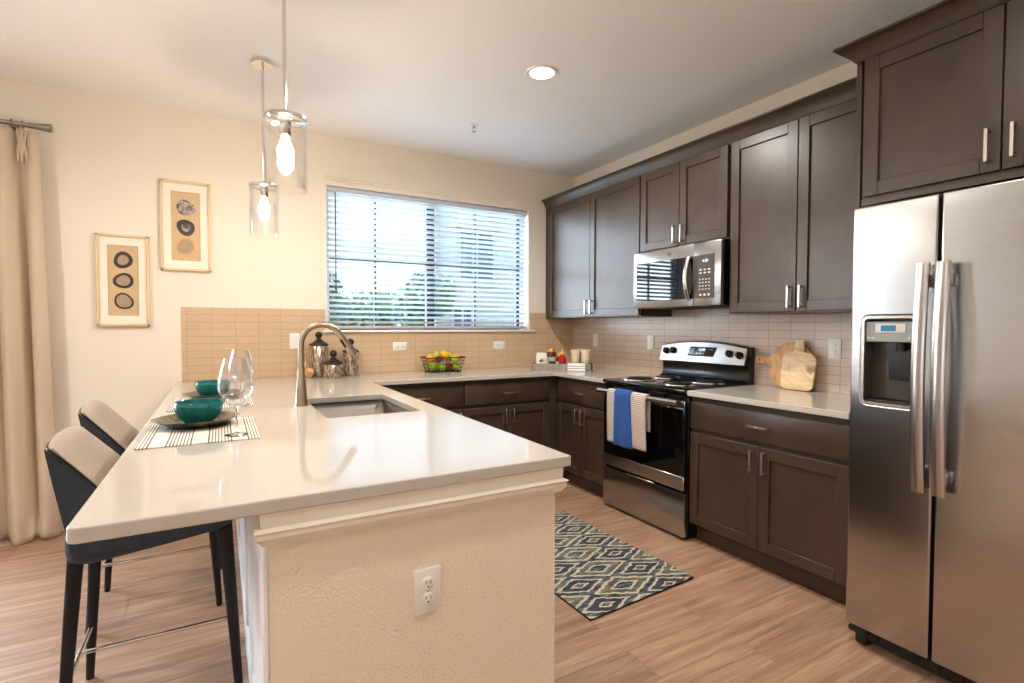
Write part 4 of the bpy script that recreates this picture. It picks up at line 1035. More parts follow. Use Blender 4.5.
art(-3.6145, 1.586, 0.283, 0.594, 'lower left framed picture of three dark ringed stone slices', [(0.225, M['agate_heart'], M['agate_dark'], 0.58), (0.0, M['agate_heart'], M['agate_dark'], 0.66), (-0.225, M['agate_heart'], M['agate_dark'], 0.76)])
art(-3.264, 1.970, 0.294, 0.607, 'upper right framed picture of three mottled stone slices', [(0.21, H1, H2, 0.7), (-0.01, H2, M['agate_dark'], 0.5), (-0.225, M['agate_heart'], M['gold'], 0.82)])

# ------------------------------------------------------------------ counter stools
def stool(loc, label):
    r = thing('counter_stool', label, 'stool', (0, 0, 0), 'upholstered counter stools')
    def seat(u, v):
        pass
    # seat: padded slab, thin at the front, deeper at the back
    b = MB(); nu, nv = 14, 12; tmp = bmesh.new()
    def outline(k, n=40):
        a = 2*PI*k/n; c_, s_ = math.cos(a), math.sin(a); p = 0.35
        return (0.232*math.copysign(abs(c_)**p, c_), 0.215*math.copysign(abs(s_)**p, s_))
    levels = [(0.566, 0.92), (0.576, 0.98), (0.596, 1.0), (0.640, 1.0), (0.655, 0.97), (0.660, 0.90)]
    rings = []
    for z, s_ in levels:
        ring = []
        for k in range(40):
            x, y = outline(k); zz = z
            zz = z+0.050*max(0, min(1, (x+0.2)/0.42))*(0.66-z)/0.104
            ring.append(tmp.verts.new((x*s_, y*s_, zz)))
        rings.append(ring)
    for A, B in zip(rings, rings[1:]):
        for k in range(40): tmp.faces.new((A[k], A[(k+1) % 40], B[(k+1) % 40], B[k]))
    tmp.faces.new(rings[0]); tmp.faces.new(list(reversed(rings[-1]))); b.merge(tmp)
    b.build('seat', M['denim'], r, angle=60)
    b = MB(); tmp = bmesh.new(); rings = []
    for z, s_ in ((0.655, 0.93), (0.672, 0.93), (0.682, 0.89), (0.684, 0.8)):
        rings.append([tmp.verts.new((outline(k)[0]*s_+0.006, outline(k)[1]*s_, z)) for k in range(40)])
    for A, B in zip(rings, rings[1:]):
        for k in range(40): tmp.faces.new((A[k], A[(k+1) % 40], B[(k+1) % 40], B[k]))
    tmp.faces.new(rings[0]); tmp.faces.new(list(reversed(rings[-1]))); b.merge(tmp)
    b.build('seat_pad', M['beige_dark'], r, angle=60)
    # winged backrest: upright rear, inner face sweeping forward towards the seat at both sides
    ZB, ZT = 0.605, 0.945
    def rear(s): return -0.200-0.066*s
    def halfw(s): return 0.222-0.030*s**2
    def depth(t, s):
        wing = 0.205*(1-s)**0.9+0.010
        mid = 0.155*(1-s)**0.9+0.010
        k = abs(t)**2.2
        return wing*k+mid*(1-k)
    def topz(t): return ZT-0.020*abs(t)**3
    def zz(t, s): return ZB+(topz(t)-ZB)*s
    def ry(t, s): return halfw(s)*t
    def rx(t, s): return rear(s)+0.006*abs(t)**4
    N_, S_ = 20, 14
    tmp = bmesh.new()
    outer = [[tmp.verts.new((rx(-1+2*i/N_, j/S_), ry(-1+2*i/N_, j/S_), zz(-1+2*i/N_, j/S_))) for j in range(S_+1)] for i in range(N_+1)]
    inner = [[tmp.verts.new((rx(-1+2*i/N_, j/S_)+depth(-1+2*i/N_, j/S_), ry(-1+2*i/N_, j/S_)*0.985, zz(-1+2*i/N_, j/S_)-0.006*(j == S_))) for j in range(S_+1)] for i in range(N_+1)]
    for i in range(N_):
        for j in range(S_):
            tmp.faces.new((outer[i][j], outer[i][j+1], outer[i+1][j+1], outer[i+1][j])); tmp.faces.new((inner[i][j], inner[i+1][j], inner[i+1][j+1], inner[i][j+1]))
        tmp.faces.new((outer[i][S_], inner[i][S_], inner[i+1][S_], outer[i+1][S_])); tmp.faces.new((outer[i][0], outer[i+1][0], inner[i+1][0], inner[i][0]))
    for i in (0, N_):
        for j in range(S_): tmp.faces.new((outer[i][j], inner[i][j], inner[i][j+1], outer[i][j+1]))
    b = MB(); b.merge(tmp); bk = b.build('backrest', M['denim'], r, angle=50)
    # upholstered inner panel in two tones
    def panel(s0, s1, name, mat):
        tmp = bmesh.new(); F = []; Bk = []
        for i in range(N_+1):
            t_ = (-1+2*i/N_)*0.995; F.append([]); Bk.append([])
            for j in range(9):
                s_ = s0+(s1-s0)*j/8; e = 0.018*(1-0.6*abs(t_)**10)
                if s1 > 0.99 and j == 8: e = 0.010
                x, y, z = rx(t_, s_)+depth(t_, s_), ry(t_, s_)*0.985, zz(t_, s_)
                F[i].append(tmp.verts.new((x+e, y, z+0.004*(s1 > 0.99 and j == 8)))); Bk[i].append(tmp.verts.new((x-0.008, y, z+0.003*(s1 > 0.99 and j == 8))))
        for i in range(N_):
            for j in range(8):
                tmp.faces.new((F[i][j], F[i+1][j], F[i+1][j+1], F[i][j+1])); tmp.faces.new((Bk[i][j], Bk[i][j+1], Bk[i+1][j+1], Bk[i+1][j]))
            tmp.faces.new((F[i][0], Bk[i][0], Bk[i+1][0], F[i+1][0])); tmp.faces.new((F[i][8], F[i+1][8], Bk[i+1][8], Bk[i][8]))
        for i in (0, N_):
            for j in range(8): tmp.faces.new((F[i][j], F[i][j+1], Bk[i][j+1], Bk[i][j]))
        b = MB(); b.merge(tmp); return b.build(name, mat, bk, angle=60)
    panel(0.50, 1.0, 'upper_cushion', M['beige_fab']); panel(0.20, 0.495, 'lower_cushion', M['beige_dark'])
    pts = []
    for j in range(3, 15): pts.append((rx(-1, j/14)+depth(-1, j/14)+0.002, ry(-1, j/14), zz(-1, j/14)))
    for i in range(1, N_): t_ = -1+2*i/N_; pts.append((rx(t_, 1)+depth(t_, 1)*0.5, ry(t_, 1), zz(t_, 1)))
    for j in range(14, 2, -1): pts.append((rx(1, j/14)+depth(1, j/14)+0.002, ry(1, j/14), zz(1, j/14)))
    b = MB(); b.tube(pts, 0.0035, 6); b.build('piping', M['leg_wrap'], bk)
    for sx in (-1, 1):
        for sy in (-1, 1):
            top = Vector((0.200*sx, 0.150*sy, 0.600)); bot = Vector((0.238*sx, 0.205*sy, 0.0))
            b = MB(); b.tube([bot, bot+(top-bot)*0.01, bot+(top-bot)*0.5, top], [0.011, 0.0125, 0.0175, 0.0215], 14); b.build('leg', M['leg_wrap'], r)
    zf = 0.205; kx = 0.238-0.038*zf/0.6; ky = 0.205-0.055*zf/0.6
    b = MB()
    for sx in (-1, 1): b.tube([(kx*sx, -ky, zf), (kx*sx, ky, zf)], 0.0075, 10)
    b.tube([(-kx, 0, zf), (kx, 0, zf)], 0.0075, 10); b.build('stretcher', M['chrome'], r)
    r.location = loc
    return r
s1 = stool((-3.262, -2.037, 0), 'nearer grey and beige counter stool pushed under the worktop corner')
s2 = dup(s1, (-3.325, -1.284, 0), 0, 'farther grey and beige counter stool pushed under the worktop')

# ------------------------------------------------------------------ rug
b = MB(); q = [(-0.970, -2.385), (-1.670, -2.434), (-1.705, -1.300), (-1.005, -1.285)]
def rugpt(u, v, z):
    a, bb, c_, d_ = [Vector(p) for p in q]
    p = (a*(1-u)+bb*u)*(1-v)+(d_*(1-u)+c_*u)*v
    return Vector((p.x, p.y, z+0.0022*(math.sin(u*31+v*7)+1)*(1 if v < 0.02 or u < 0.02 else 0.3)))
tmp = bmesh.new(); n1, n2 = 28, 44
Tp = [[tmp.verts.new(rugpt(i/n1, j/n2, 0.009)) for j in range(n2+1)] for i in range(n1+1)]; Bt = [[tmp.verts.new(rugpt(i/n1, j/n2, 0.001)) for j in range(n2+1)] for i in range(n1+1)]
for i in range(n1):
    for j in range(n2): tmp.faces.new((Tp[i][j], Tp[i+1][j], Tp[i+1][j+1], Tp[i][j+1])); tmp.faces.new((Bt[i][j], Bt[i][j+1], Bt[i+1][j+1], Bt[i+1][j]))
b.merge(tmp, M['rug']); tmp = bmesh.new()
edge = [(i, 0) for i in range(n1)]+[(n1, j) for j in range(n2)]+[(i, n2) for i in range(n1, 0, -1)]+[(0, j) for j in range(n2, 0, -1)]
E1 = [tmp.verts.new(rugpt(i/n1, j/n2, 0.009)) for i, j in edge]; E2 = [tmp.verts.new(rugpt(i/n1, j/n2, 0.0005)) for i, j in edge]
for k in range(len(edge)): tmp.faces.new((E1[k], E1[(k+1) % len(edge)], E2[(k+1) % len(edge)], E2[k]))
b.merge(tmp, M['rug_edge'])
tag(b.build('rug', None), 'small navy and green rug with cream diamonds before the range', 'rug')

# ------------------------------------------------------------------ place settings
def mat_(cx, cy, label):
    T = Matrix.Translation((0, 0, 0)); w, l = 0.345, 0.47
    b = MB(); tmp = bmesh.new(); n1, n2 = 12, 16
    f = lambda i, j, z: Vector(((i/n1-0.5)*w, (j/n2-0.5)*l, z+0.0006*math.sin(i*2.1+j*1.3)))
    A = [[tmp.verts.new(f(i, j, 0.0035)) for j in range(n2+1)] for i in range(n1+1)]; B = [[tmp.verts.new(f(i, j, 0.0008)) for j in range(n2+1)] for i in range(n1+1)]
    for i in range(n1):
        for j in range(n2): tmp.faces.new((A[i][j], A[i+1][j], A[i+1][j+1], A[i][j+1])); tmp.faces.new((B[i][j], B[i][j+1], B[i+1][j+1], B[i+1][j]))
        for j in (0, n2): tmp.faces.new((A[i][j], B[i][j], B[i+1][j], A[i+1][j]))
    for j in range(n2):
        for i in (0, n1): tmp.faces.new((A[i][j], A[i][j+1], B[i][j+1], B[i][j]))
    b.merge(tmp); o = b.build('placemat', M['mat_stripe']); o.location = (cx, cy, CT)
    return tag(o, label, 'placemat', 'striped placemats')
def charger(cx, cy, label, z):
    fx = lambda an, rr, zz: rr*(1+0.018*math.cos(8*an)*(rr > 0.1))
    b = MB(); b.lathe([(0, 0.0), (0.085, 0.0), (0.10, 0.003), (0.152, 0.026), (0.156, 0.030), (0.150, 0.030), (0.10, 0.010), (0.085, 0.006), (0, 0.006)], (0, 0, 0), 48, fx=fx)
    o = b.build('charger_plate', M['charger']); o.data.transform(Matrix.Diagonal((0.91, 0.91, 1, 1))); o.location = (cx, cy, z); return tag(o, label, 'plate', 'dark glazed charger plates')
def bowl(cx, cy, label, z):
    fx = lambda an, rr, zz: rr*(1+0.012*math.cos(36*an)*(0.02 < zz < 0.062))
    b = MB(); b.lathe([(0, 0.0), (0.048, 0.0), (0.050, 0.004), (0.070, 0.022), (0.082, 0.045), (0.086, 0.062), (0.0895, 0.064), (0.088, 0.072), (0.085, 0.078), (0.081, 0.076), (0.079, 0.055), (0.066, 0.024), (0.045, 0.009), (0, 0.008)], (0, 0, 0), 108, fx=fx)
    o = b.build('bowl', M['teal'], angle=30); o.data.transform(Matrix.Diagonal((0.93, 0.93, 1.06, 1))); o.location = (cx, cy, z); return tag(o, label, 'bowl', 'teal ribbed bowls')
def wine(cx, cy, label, z):
    r = thing('wine_glass', label, 'glass', (0, 0, 0), 'stemmed wine glasses')
    b = MB(); b.lathe([(0, 0), (0.036, 0), (0.037, 0.001), (0.03, 0.003), (0.008, 0.006), (0.004, 0.010), (0, 0.010)], (0, 0, 0), 32); b.build('foot', M['solid_glass'], r)
    b = MB(); b.lathe([(0, 0.0102), (0.0045, 0.0102), (0.0040, 0.03), (0.0036, 0.082), (0.006, 0.0955), (0, 0.0955)], (0, 0, 0), 14); b.build('stem', M['solid_glass'], r)
    b = MB(); pr = [(0.003, 0.095), (0.018, 0.102), (0.040, 0.122), (0.053, 0.145), (0.0565, 0.166), (0.054, 0.192), (0.045, 0.232), (0.036, 0.262)]
    b.lathe(pr+[(r_-0.0012, z_) for r_, z_ in reversed(pr[1:])]+[(0.002, 0.098)], (0, 0, 0), 40); b.build('glass_bowl', M['wine_glass'], r, angle=60)
    r.location = (cx, cy, z); return r
mat_(-3.128, -2.057, 'striped placemat at the nearer stool, nearest the worktop corner')
mat_(-3.105, -1.265, 'striped placemat at the farther stool, nearest the tan tiles')
charger(-3.150, -1.935, 'nearer dark green glazed charger plate on striped placemat', CT+0.0045)
charger(-3.095, -1.135, 'farther dark green glazed charger plate on striped placemat', CT+0.0045)
bowl(-3.142, -1.930, 'nearer teal ribbed bowl on a charger plate', CT+0.0110)
bowl(-3.105, -1.135, 'farther teal ribbed bowl on a charger plate', CT+0.0110)
wine(-3.024, -2.205, 'nearer clear wine glass at the corner of the placemat', CT+0.0045)
wine(-2.985, -1.455, 'farther clear wine glass seen through the nearer one', CT+0.0045)

# ------------------------------------------------------------------ by the faucet: jars and blocks
def jar(cx, cy, r, hb, label):
    t_ = thing('lidded_jar', label, 'jar', (cx, cy, CT), 'mercury glass jars with dark lids')
    fx = lambda an, rr, zz: rr*(1+0.022*abs(math.sin(9*an)))
    b = MB(); b.lathe([(0, 0), (r*0.92, 0), (r, 0.006), (r, hb-0.012), (r*0.93, hb-0.004), (r*0.93, hb), (0, hb)], (cx, cy, CT), 72, fx=fx); b.build('jar_body', M['mercury'], t_)
    b = MB(); b.lathe([(0, 0), (r*1.0, 0), (r*1.04, 0.004), (r*1.0, 0.012), (r*0.72, 0.020), (r*0.42, 0.036), (r*0.24, 0.050), (r*0.20, 0.060), (0, 0.060)], (cx, cy, CT+hb+0.001), 36); lid = b.build('lid', M['dark_metal'], t_)
    b = MB(); b.ball((cx, cy, CT+hb+0.080), 0.026, sub=3); b.build('knob', M['dark_metal'], lid)
jar(-2.425, -0.115, 0.068, 0.232, 'tallest mercury glass jar with dark lid behind the faucet')
jar(-2.348, -0.262, 0.067, 0.098, 'short mercury glass jar with dark lid, in front of the two taller jars')
jar(-2.195, -0.130, 0.060, 0.178, 'mid-height mercury glass jar with dark lid, right of the short one')
for (x, y, z, a, lab) in ((-2.566, -0.155, 0.027, (0.3, 0.2, 0.5), 'lower left wooden block behind the faucet'), (-2.508, -0.205, 0.029, (0.6, 0.35, 0.2), 'wooden block lying in front of the tallest jar'), (-2.538, -0.175, 0.078, (0.2, 0.5, 0.9), 'wooden block perched on top of the other blocks')):
    b = MB(); b.box((-0.024, -0.024, -0.024), (0.024, 0.024, 0.024), 0.003)
    o = b.build('wooden_block', M['block_wood']); o.rotation_euler = a
    from mathutils import Euler
    Rm = Euler(a).to_matrix(); zm = min((Rm @ Vector((i, j, k)))[2] for i in (-.024, .024) for j in (-.024, .024) for k in (-.024, .024))
    o.location = (x, y, CT-zm+0.0005) if z < 0.05 else (x, y, CT+0.0005-zm+0.050)
    tag(o, lab, 'block', 'wooden blocks by the jars')

# ------------------------------------------------------------------ fruit basket
BX, BY = -1.445, -0.150
bk_ = thing('wire_basket', 'black wire basket full of fruit under the window', 'basket', (BX, BY, CT))
def rect(w, d, z, rr=0.03):
    return [(BX+p[0], BY+p[1], z) for p in rounded([(-w/2, -d/2), (w/2, -d/2), (w/2, d/2), (-w/2, d/2)], [rr]*4, 5)]
tw, td, bw_, bd_, bh = 0.335, 0.215, 0.275, 0.165, 0.120
b = MB(); b.tube(rect(tw, td, CT+bh), 0.0042, 8, closed=True); b.build('rim', M['wire'], bk_)
b = MB(); b.tube(rect(bw_, bd_, CT+0.004), 0.0035, 8, closed=True)
for k in range(1, 4): f = k/4; b.tube(rect(bw_+(tw-bw_)*f, bd_+(td-bd_)*f, CT+0.004+(bh-0.004)*f), 0.0014, 6, closed=True)
R1, R2 = rect(bw_, bd_, CT+0.004), rect(tw, td, CT+bh)
def along(L, f):
    n = len(L); seg = [(Vector(L[(i+1) % n])-Vector(L[i])).length for i in range(n)]; t_ = f*sum(seg)
    for i in range(n):
        if t_ <= seg[i]: return Vector(L[i]).lerp(Vector(L[(i+1) % n]), t_/seg[i])
        t_ -= seg[i]
    return Vector(L[0])
for k in range(30): b.tube([along(R1, k/30), along(R2, k/30)], 0.0013, 5)
for k in range(1, 9): x = BX-bw_/2+bw_*k/9; b.tube([(x, BY-bd_/2, CT+0.004), (x, BY+bd_/2, CT+0.004)], 0.0013, 5)
b.build('wire_cage', M['wire'], bk_)
def apple_fn(p):
    r = math.hypot(p.x, p.y); k = 1-0.22*math.exp(-(r/0.28)**2); t_ = 1+0.06*p.z
    return Vector((p.x*t_, p.y*t_, p.z*0.92*k))
def fruit(kind, c, r, mat, label, tiltv=(0, 0, 0)):
    o = MB()
    if kind == 'apple': o.ball((0, 0, 0), r, fn=apple_fn)
    elif kind == 'pear': o.ball((0, 0, 0), r, fn=lambda p: Vector((p.x*(1-0.42*max(0, p.z)**0.8), p.y*(1-0.42*max(0, p.z)**0.8), p.z*(1.45 if p.z > 0 else 0.95))))
    elif kind == 'lemon': o.ball((0, 0, 0), r, fn=lambda p: Vector((p.x*(1.28 if abs(p.x) < 0.9 else 1.42), p.y, p.z)))
    else: o.ball((0, 0, 0), r)
    o = o.build(kind, mat, angle=80)
    if kind in ('apple', 'pear'):
        zt_ = r*0.70 if kind == 'apple' else r*1.40
        b = MB(); b.tube([(0, 0, zt_), (0.002, 0, zt_+0.010), (0.005, 0.001, zt_+0.02)], [0.0022, 0.0018, 0.002], 6); b.build('fruit_stem', M['stem'], o)
    o.location = c; o.rotation_euler = tiltv
    tag(o, label, 'fruit', 'fruit in the wire basket')
zc1, zc2 = CT+0.041, CT+0.103
fruit('apple', (BX-0.104, BY-0.026, zc1+0.003), 0.037, M['apple'], 'green apple low at the left end of the wire basket', (0.5, -0.2, 0))
fruit('apple', (BX-0.030, BY-0.046, zc1+0.001), 0.038, M['apple'], 'bright green apple low in the middle front of the basket', (0.9, 0, 0.4))
fruit('apple', (BX+0.036, BY-0.022, zc1-0.004), 0.029, M['apple_red'], 'red and green apple low in the basket, between two green apples', (0.3, 0.4, 0))
fruit('apple', (BX+0.100, BY-0.036, zc1+0.002), 0.036, M['apple'], 'green apple with stem facing out at the right end of the basket', (1.2, 0, 0.2))
fruit('apple', (BX-0.070, BY+0.042, zc1), 0.034, M['apple'], 'green apple at the back left of the basket')
fruit('apple', (BX+0.066, BY+0.042, zc1), 0.035, M['apple_red'], 'red apple at the back of the basket')
fruit('orange', (BX-0.118, BY-0.004, zc2+0.012), 0.034, M['orange'], 'orange on top at the left end of the basket')
fruit('apple', (BX-0.056, BY-0.046, zc2+0.006), 0.031, M['apple_red'], 'dark red apple in the upper layer, left of the lemon', (0.4, 0.2, 0))
fruit('lemon', (BX+0.006, BY-0.022, zc2+0.036), 0.035, M['lemon'], 'big yellow lemon on top in the middle of the basket', (0, 0.4, 0.3))
fruit('pear', (BX-0.050, BY+0.022, zc2+0.026), 0.030, M['pear'], 'green pear standing up behind the red apple in the basket', (0.1, 0.1, 0))
fruit('pear', (BX+0.070, BY+0.024, zc2+0.020), 0.031, M['pear'], 'green pear leaning right of the lemon in the basket', (0.2, -0.5, 0))
fruit('apple', (BX+0.078, BY-0.056, zc2+0.002), 0.030, M['pear'], 'pale green apple in the upper layer at the front right of the basket', (0.8, 0.1, 0))
fruit('orange', (BX+0.124, BY+0.004, zc2+0.010), 0.034, M['orange'], 'orange on top at the right end of the basket')

# ------------------------------------------------------------------ corner tray and what it carries
TX, TY, TA = -0.436, -0.446, math.radians(-41)
tr = thing('serving_tray', 'long grey wooden tray set across the worktop corner', 'tray', (TX, TY, CT), rz=0)
TT = Matrix.Translation((TX, TY, CT)) @ Matrix.Rotation(TA, 4, 'Z'); L2, D2, hT = 0.258, 0.105, 0.056
b = MB(); b.box((-L2, -D2, 0), (L2, D2, 0.010), 0.001, T=TT); b.box((-L2, -D2, 0), (L2, -D2+0.012, hT), 0.002, T=TT); b.box((-L2, D2-0.012, 0), (L2, D2, hT), 0.002, T=TT); b.build('tray_body', M['tray'], tr)
for s_ in (-1, 1):
    b = MB(); b.box((s_*L2, -D2, 0), (s_*(L2-0.012), D2, hT), 0.002, T=TT); b.build('end_panel', M['tray_end'], tr)
def tl(u, v, z=0.0105): return TT @ Vector((u, v, z))
p = tl(-0.185, -0.030); b = MB(); Tq = Matrix.Translation(p) @ Matrix.Rotation(TA+0.22, 4, 'Z')
tin = thing('square_tin', 'white square tin with a small fruit motif, front left in the tray', 'tin', p)
b.box((-0.048, -0.048, 0), (0.048, 0.048, 0.126), 0.008, T=Tq, seg=2); b.box((-0.042, -0.042, 0.121), (0.042, 0.042, 0.136), 0.006, T=Tq); b.build('tin_body', M['white_tin'], tin)
b = MB()
for u, v, r_, mm in ((-0.008, 0.045, 0.012, M['maroon']), (0.008, 0.048, 0.011, M['gold']), (0.0, 0.060, 0.009, M['apple']), (0.018, 0.052, 0.008, M['apple']), (-0.02, 0.05, 0.007, M['orange'])):
    b.lathe([(0, 0), (r_, 0), (r_*0.8, 0.0012), (0, 0.0015)], (0, 0, 0), 14, mat=mm, T=Tq @ Matrix.Translation((u, -0.048, v+0.022)) @ Matrix.Rotation(PI/2, 4, 'X'))
b.build('motif', None, tin)
p = tl(-0.105, 0.048); jr = thing('preserve_jar', 'dark red jar with a gold lid behind the white tin', 'jar', p)
b = MB(); b.lathe([(0, 0), (0.040, 0), (0.043, 0.006), (0.043, 0.122), (0.036, 0.140), (0, 0.140)], p, 28); b.build('jar_body', M['maroon'], jr)
b = MB(); b.lathe([(0, 0), (0.038, 0), (0.038, 0.024), (0.034, 0.030), (0, 0.030)], p+Vector((0, 0, 0.1405)), 28); b.build('lid', M['gold'], jr)
b = MB(); b.lathe([(0.0433, 0.03), (0.0436, 0.032), (0.0436, 0.095), (0.0433, 0.097)], p, 28); b.build('paper_label', M['mark'], jr)
def bottle(u, v, s_, mat, label):
    p = tl(u, v); o = thing('sauce_bottle', label, 'bottle', p, 'sauce bottles in the tray')
    b = MB(); b.lathe([(0, 0), (0.026*s_, 0), (0.029*s_, 0.005), (0.029*s_, 0.074*s_), (0.024*s_, 0.090*s_), (0.013*s_, 0.098*s_), (0.012*s_, 0.102*s_), (0, 0.102*s_)], p, 24); b.build('bottle_body', mat, o)
    b = MB(); b.lathe([(0, 0), (0.016*s_, 0), (0.016*s_, 0.010*s_), (0.008*s_, 0.018*s_), (0.004*s_, 0.042*s_), (0, 0.043*s_)], p+Vector((0, 0, 0.1022*s_)), 18); b.build('nozzle', M['orange_nozzle'], o)
    b = MB(); b.lathe([(0.0291*s_, 0.030*s_), (0.0296*s_, 0.031*s_), (0.0296*s_, 0.056*s_), (0.0291*s_, 0.057*s_)], p, 24); b.build('label_band', M['white_tin'] if s_ < 1.1 else M['red'], o)
bottle(0.000, -0.035, 1.18, M['red'], 'red sauce bottle with pointed yellow nozzle, the larger of the two')
bottle(-0.035, 0.040, 1.0, M['maroon'], 'smaller dark red sauce bottle behind the larger one')
p = tl(-0.085, -0.045); gb = thing('green_pot', 'low dark green pot between white tin and red bottle', 'pot', p)
b = MB(); b.lathe([(0, 0), (0.026, 0), (0.030, 0.008), (0.030, 0.050), (0, 0.050)], p, 22); b.build('pot_body', M['green_dark'], gb)
b = MB(); b.lathe([(0, 0), (0.031, 0), (0.031, 0.012), (0, 0.014)], p+Vector((0, 0, 0.0503)), 22); b.build('lid', M['green_dark'], gb)
for u, v, lab in ((0.115, -0.030, 'front left cream cup at the right of the tray'), (0.204, -0.034, 'front right cream cup, nearest the range'), (0.168, 0.050, 'cream cup at the back of the trio in the tray')):
    p = tl(u, v); b = MB(); b.lathe([(0, 0), (0.030, 0), (0.032, 0.003), (0.042, 0.160), (0.0435, 0.165), (0.041, 0.166), (0.031, 0.010), (0, 0.008)], (0, 0, 0), 28)
    if v > 0: p = p+Vector((0, 0, 0.0))
    o = b.build('cup', M['cream']); o.location = p; tag(o, lab, 'cup', 'cream cups in the tray')
# napkin draped over the front of the tray
def nap(u, v):
    w = 0.150; uu = 0.040+w*u
    path = [(-D2+0.020, hT+0.006), (-D2+0.008, hT+0.0055), (-D2-0.004, hT+0.004), (-D2-0.016, hT-0.012), (-D2-0.035, 0.030), (-D2-0.085, 0.0050), (-D2-0.125, 0.0040)]
    f = v*(len(path)-1); i = min(int(f), len(path)-2); k = f-i
    y = path[i][0]*(1-k)+path[i+1][0]*k; z = path[i][1]*(1-k)+path[i+1][1]*k
    return Vector((uu+0.03*v*1.0+0.004*math.sin(v*6), y, z+0.0012*math.sin(u*11)*(1 if 0.1 < v < 0.8 else 0.2)))
b = MB(); b.grid(nap, 16, 36)
o = b.build('napkin', M['napkin'], thick=0.003); o.matrix_world = TT.copy()
tag(o, 'white napkin with dark stripes draped over the tray front', 'napkin')

# ------------------------------------------------------------------ cutting boards leaning on the tiles
lean = math.radians(9)
def board(poly, y0, xoff, mat, label, hole, th=0.018, lean=lean, bev=0.004):
    """poly in (u, v): u towards the refrigerator, v up; leaning back against the wall"""
    Tb = Matrix.Translation((xoff, y0, CT+0.001)) @ Matrix.Rotation(lean, 4, 'Y')
    o = MB(); bm = bmesh.new()
    ov = [bm.verts.new((-th, -p[0], p[1])) for p in poly]; ed = [bm.edges.new((ov[i], ov[(i+1) % len(ov)])) for i in range(len(ov))]
    if hole:
        hv = [bm.verts.new((-th, -(hole[0]+hole[2]*math.cos(2*PI*k/16)), hole[1]+hole[2]*math.sin(2*PI*k/16))) for k in range(16)]
        ed += [bm.edges.new((hv[i], hv[(i+1) % 16])) for i in range(16)]
    g = bmesh.ops.triangle_fill(bm, use_beauty=True, use_dissolve=False, edges=ed)
    fs = [f for f in g['geom'] if isinstance(f, bmesh.types.BMFace)]
    ex = bmesh.ops.extrude_face_region(bm, geom=fs); bmesh.ops.translate(bm, vec=(th, 0, 0), verts=[v for v in ex['geom'] if isinstance(v, bmesh.types.BMVert)])
    bmesh.ops.recalc_face_normals(bm, faces=bm.faces)
    eg = [e for e in bm.edges if len(e.link_faces) == 2 and e.calc_face_angle(0) > 1.0 and abs(e.verts[0].co.x-e.verts[1].co.x) < 1e-5]
    bmesh.ops.bevel(bm, geom=eg, offset=bev, segments=2, affect='EDGES', profile=0.5)
    o.merge(bm); o = o.build('cutting_board', mat, angle=40); o.matrix_world = Tb
    return tag(o, label, 'cutting board', 'wooden cutting boards')
R_ = 0.143; poly = []
a0 = PI-0.17+0.0
for k in range(61):
    a = (PI-0.10)-0.22 - k*(2*PI-0.36)/60
    poly.append((R_*math.cos(a), R_+R_*math.sin(a)))
hx = Vector((math.cos(PI-0.11), math.sin(PI-0.11))); px_ = Vector((-hx.y, hx.x)); c0 = Vector((0, R_))
for d_, w_ in ((0.142, 0.027), (0.16, 0.021), (0.225, 0.022), (0.235, 0.014)): poly.append(tuple(c0+hx*d_+px_*w_))
for d_, w_ in ((0.235, 0.014), (0.225, 0.022), (0.16, 0.021), (0.142, 0.027)): poly.append(tuple(c0+hx*d_-px_*w_))
hc = c0+hx*0.212
board(poly, -2.300, -0.058, M['board_dark'], 'round wooden cutting board with its handle pointing left', (hc.x, hc.y, 0.0065))
pb = rounded([(-0.095, 0.0), (0.100, 0.0), (0.112, 0.215), (0.030, 0.232), (0.024, 0.300), (-0.030, 0.300), (-0.030, 0.232), (-0.100, 0.205)], [0.035, 0.035, 0.065, 0.016, 0.008, 0.008, 0.016, 0.06])
board([tuple(p) for p in pb], -2.358, -0.080, M['board_light'], 'pale wooden paddle board with its handle up, in front of the round board', None)

# ------------------------------------------------------------------ outside the kitchen window
struct(MB().box((-40, 6.0, -0.5), (40, 60, -0.12)).build('ground', M['grass']))
struct(MB().box((-40, 0.25, -0.5), (40, 6.0, -0.10)).build('ground_bounce_back', M['bounce_ground']))  # kept pale to bounce daylight up through the openings onto the ceiling
struct(MB().box((-40, -40, -0.5), (XL-0.25, 0.25, -0.10)).build('ground_bounce_west', M['bounce_ground']))  # unseen pale ground, added as a reflector for the ceiling
EY = 12.0
bd = thing('street_building', 'pale limestone building with dark windows seen through the blind', 'building', (6.5, EY+3, -0.12))
b = MB(); b.prism([(3.15, EY, -0.12), (14.0, EY, -0.12), (17.0, EY+7, -0.12), (5.95, EY+7, -0.12)], (0, 0, 9.62)); b.build('wall', M['limestone'], bd)
b = MB(); b.box((2.40, EY+1.0, -0.12), (3.15, EY+6, 2.05)); b.build('low_wing', M['siding'], bd)
b = MB(); b.prism([(2.9, EY-0.35, 9.5), (14.3, EY-0.35, 9.5), (17.3, EY+7.3, 9.5), (5.9, EY+7.3, 9.5)], (0, 0, 0.25)); b.build('roof_edge', M['siding'], bd)
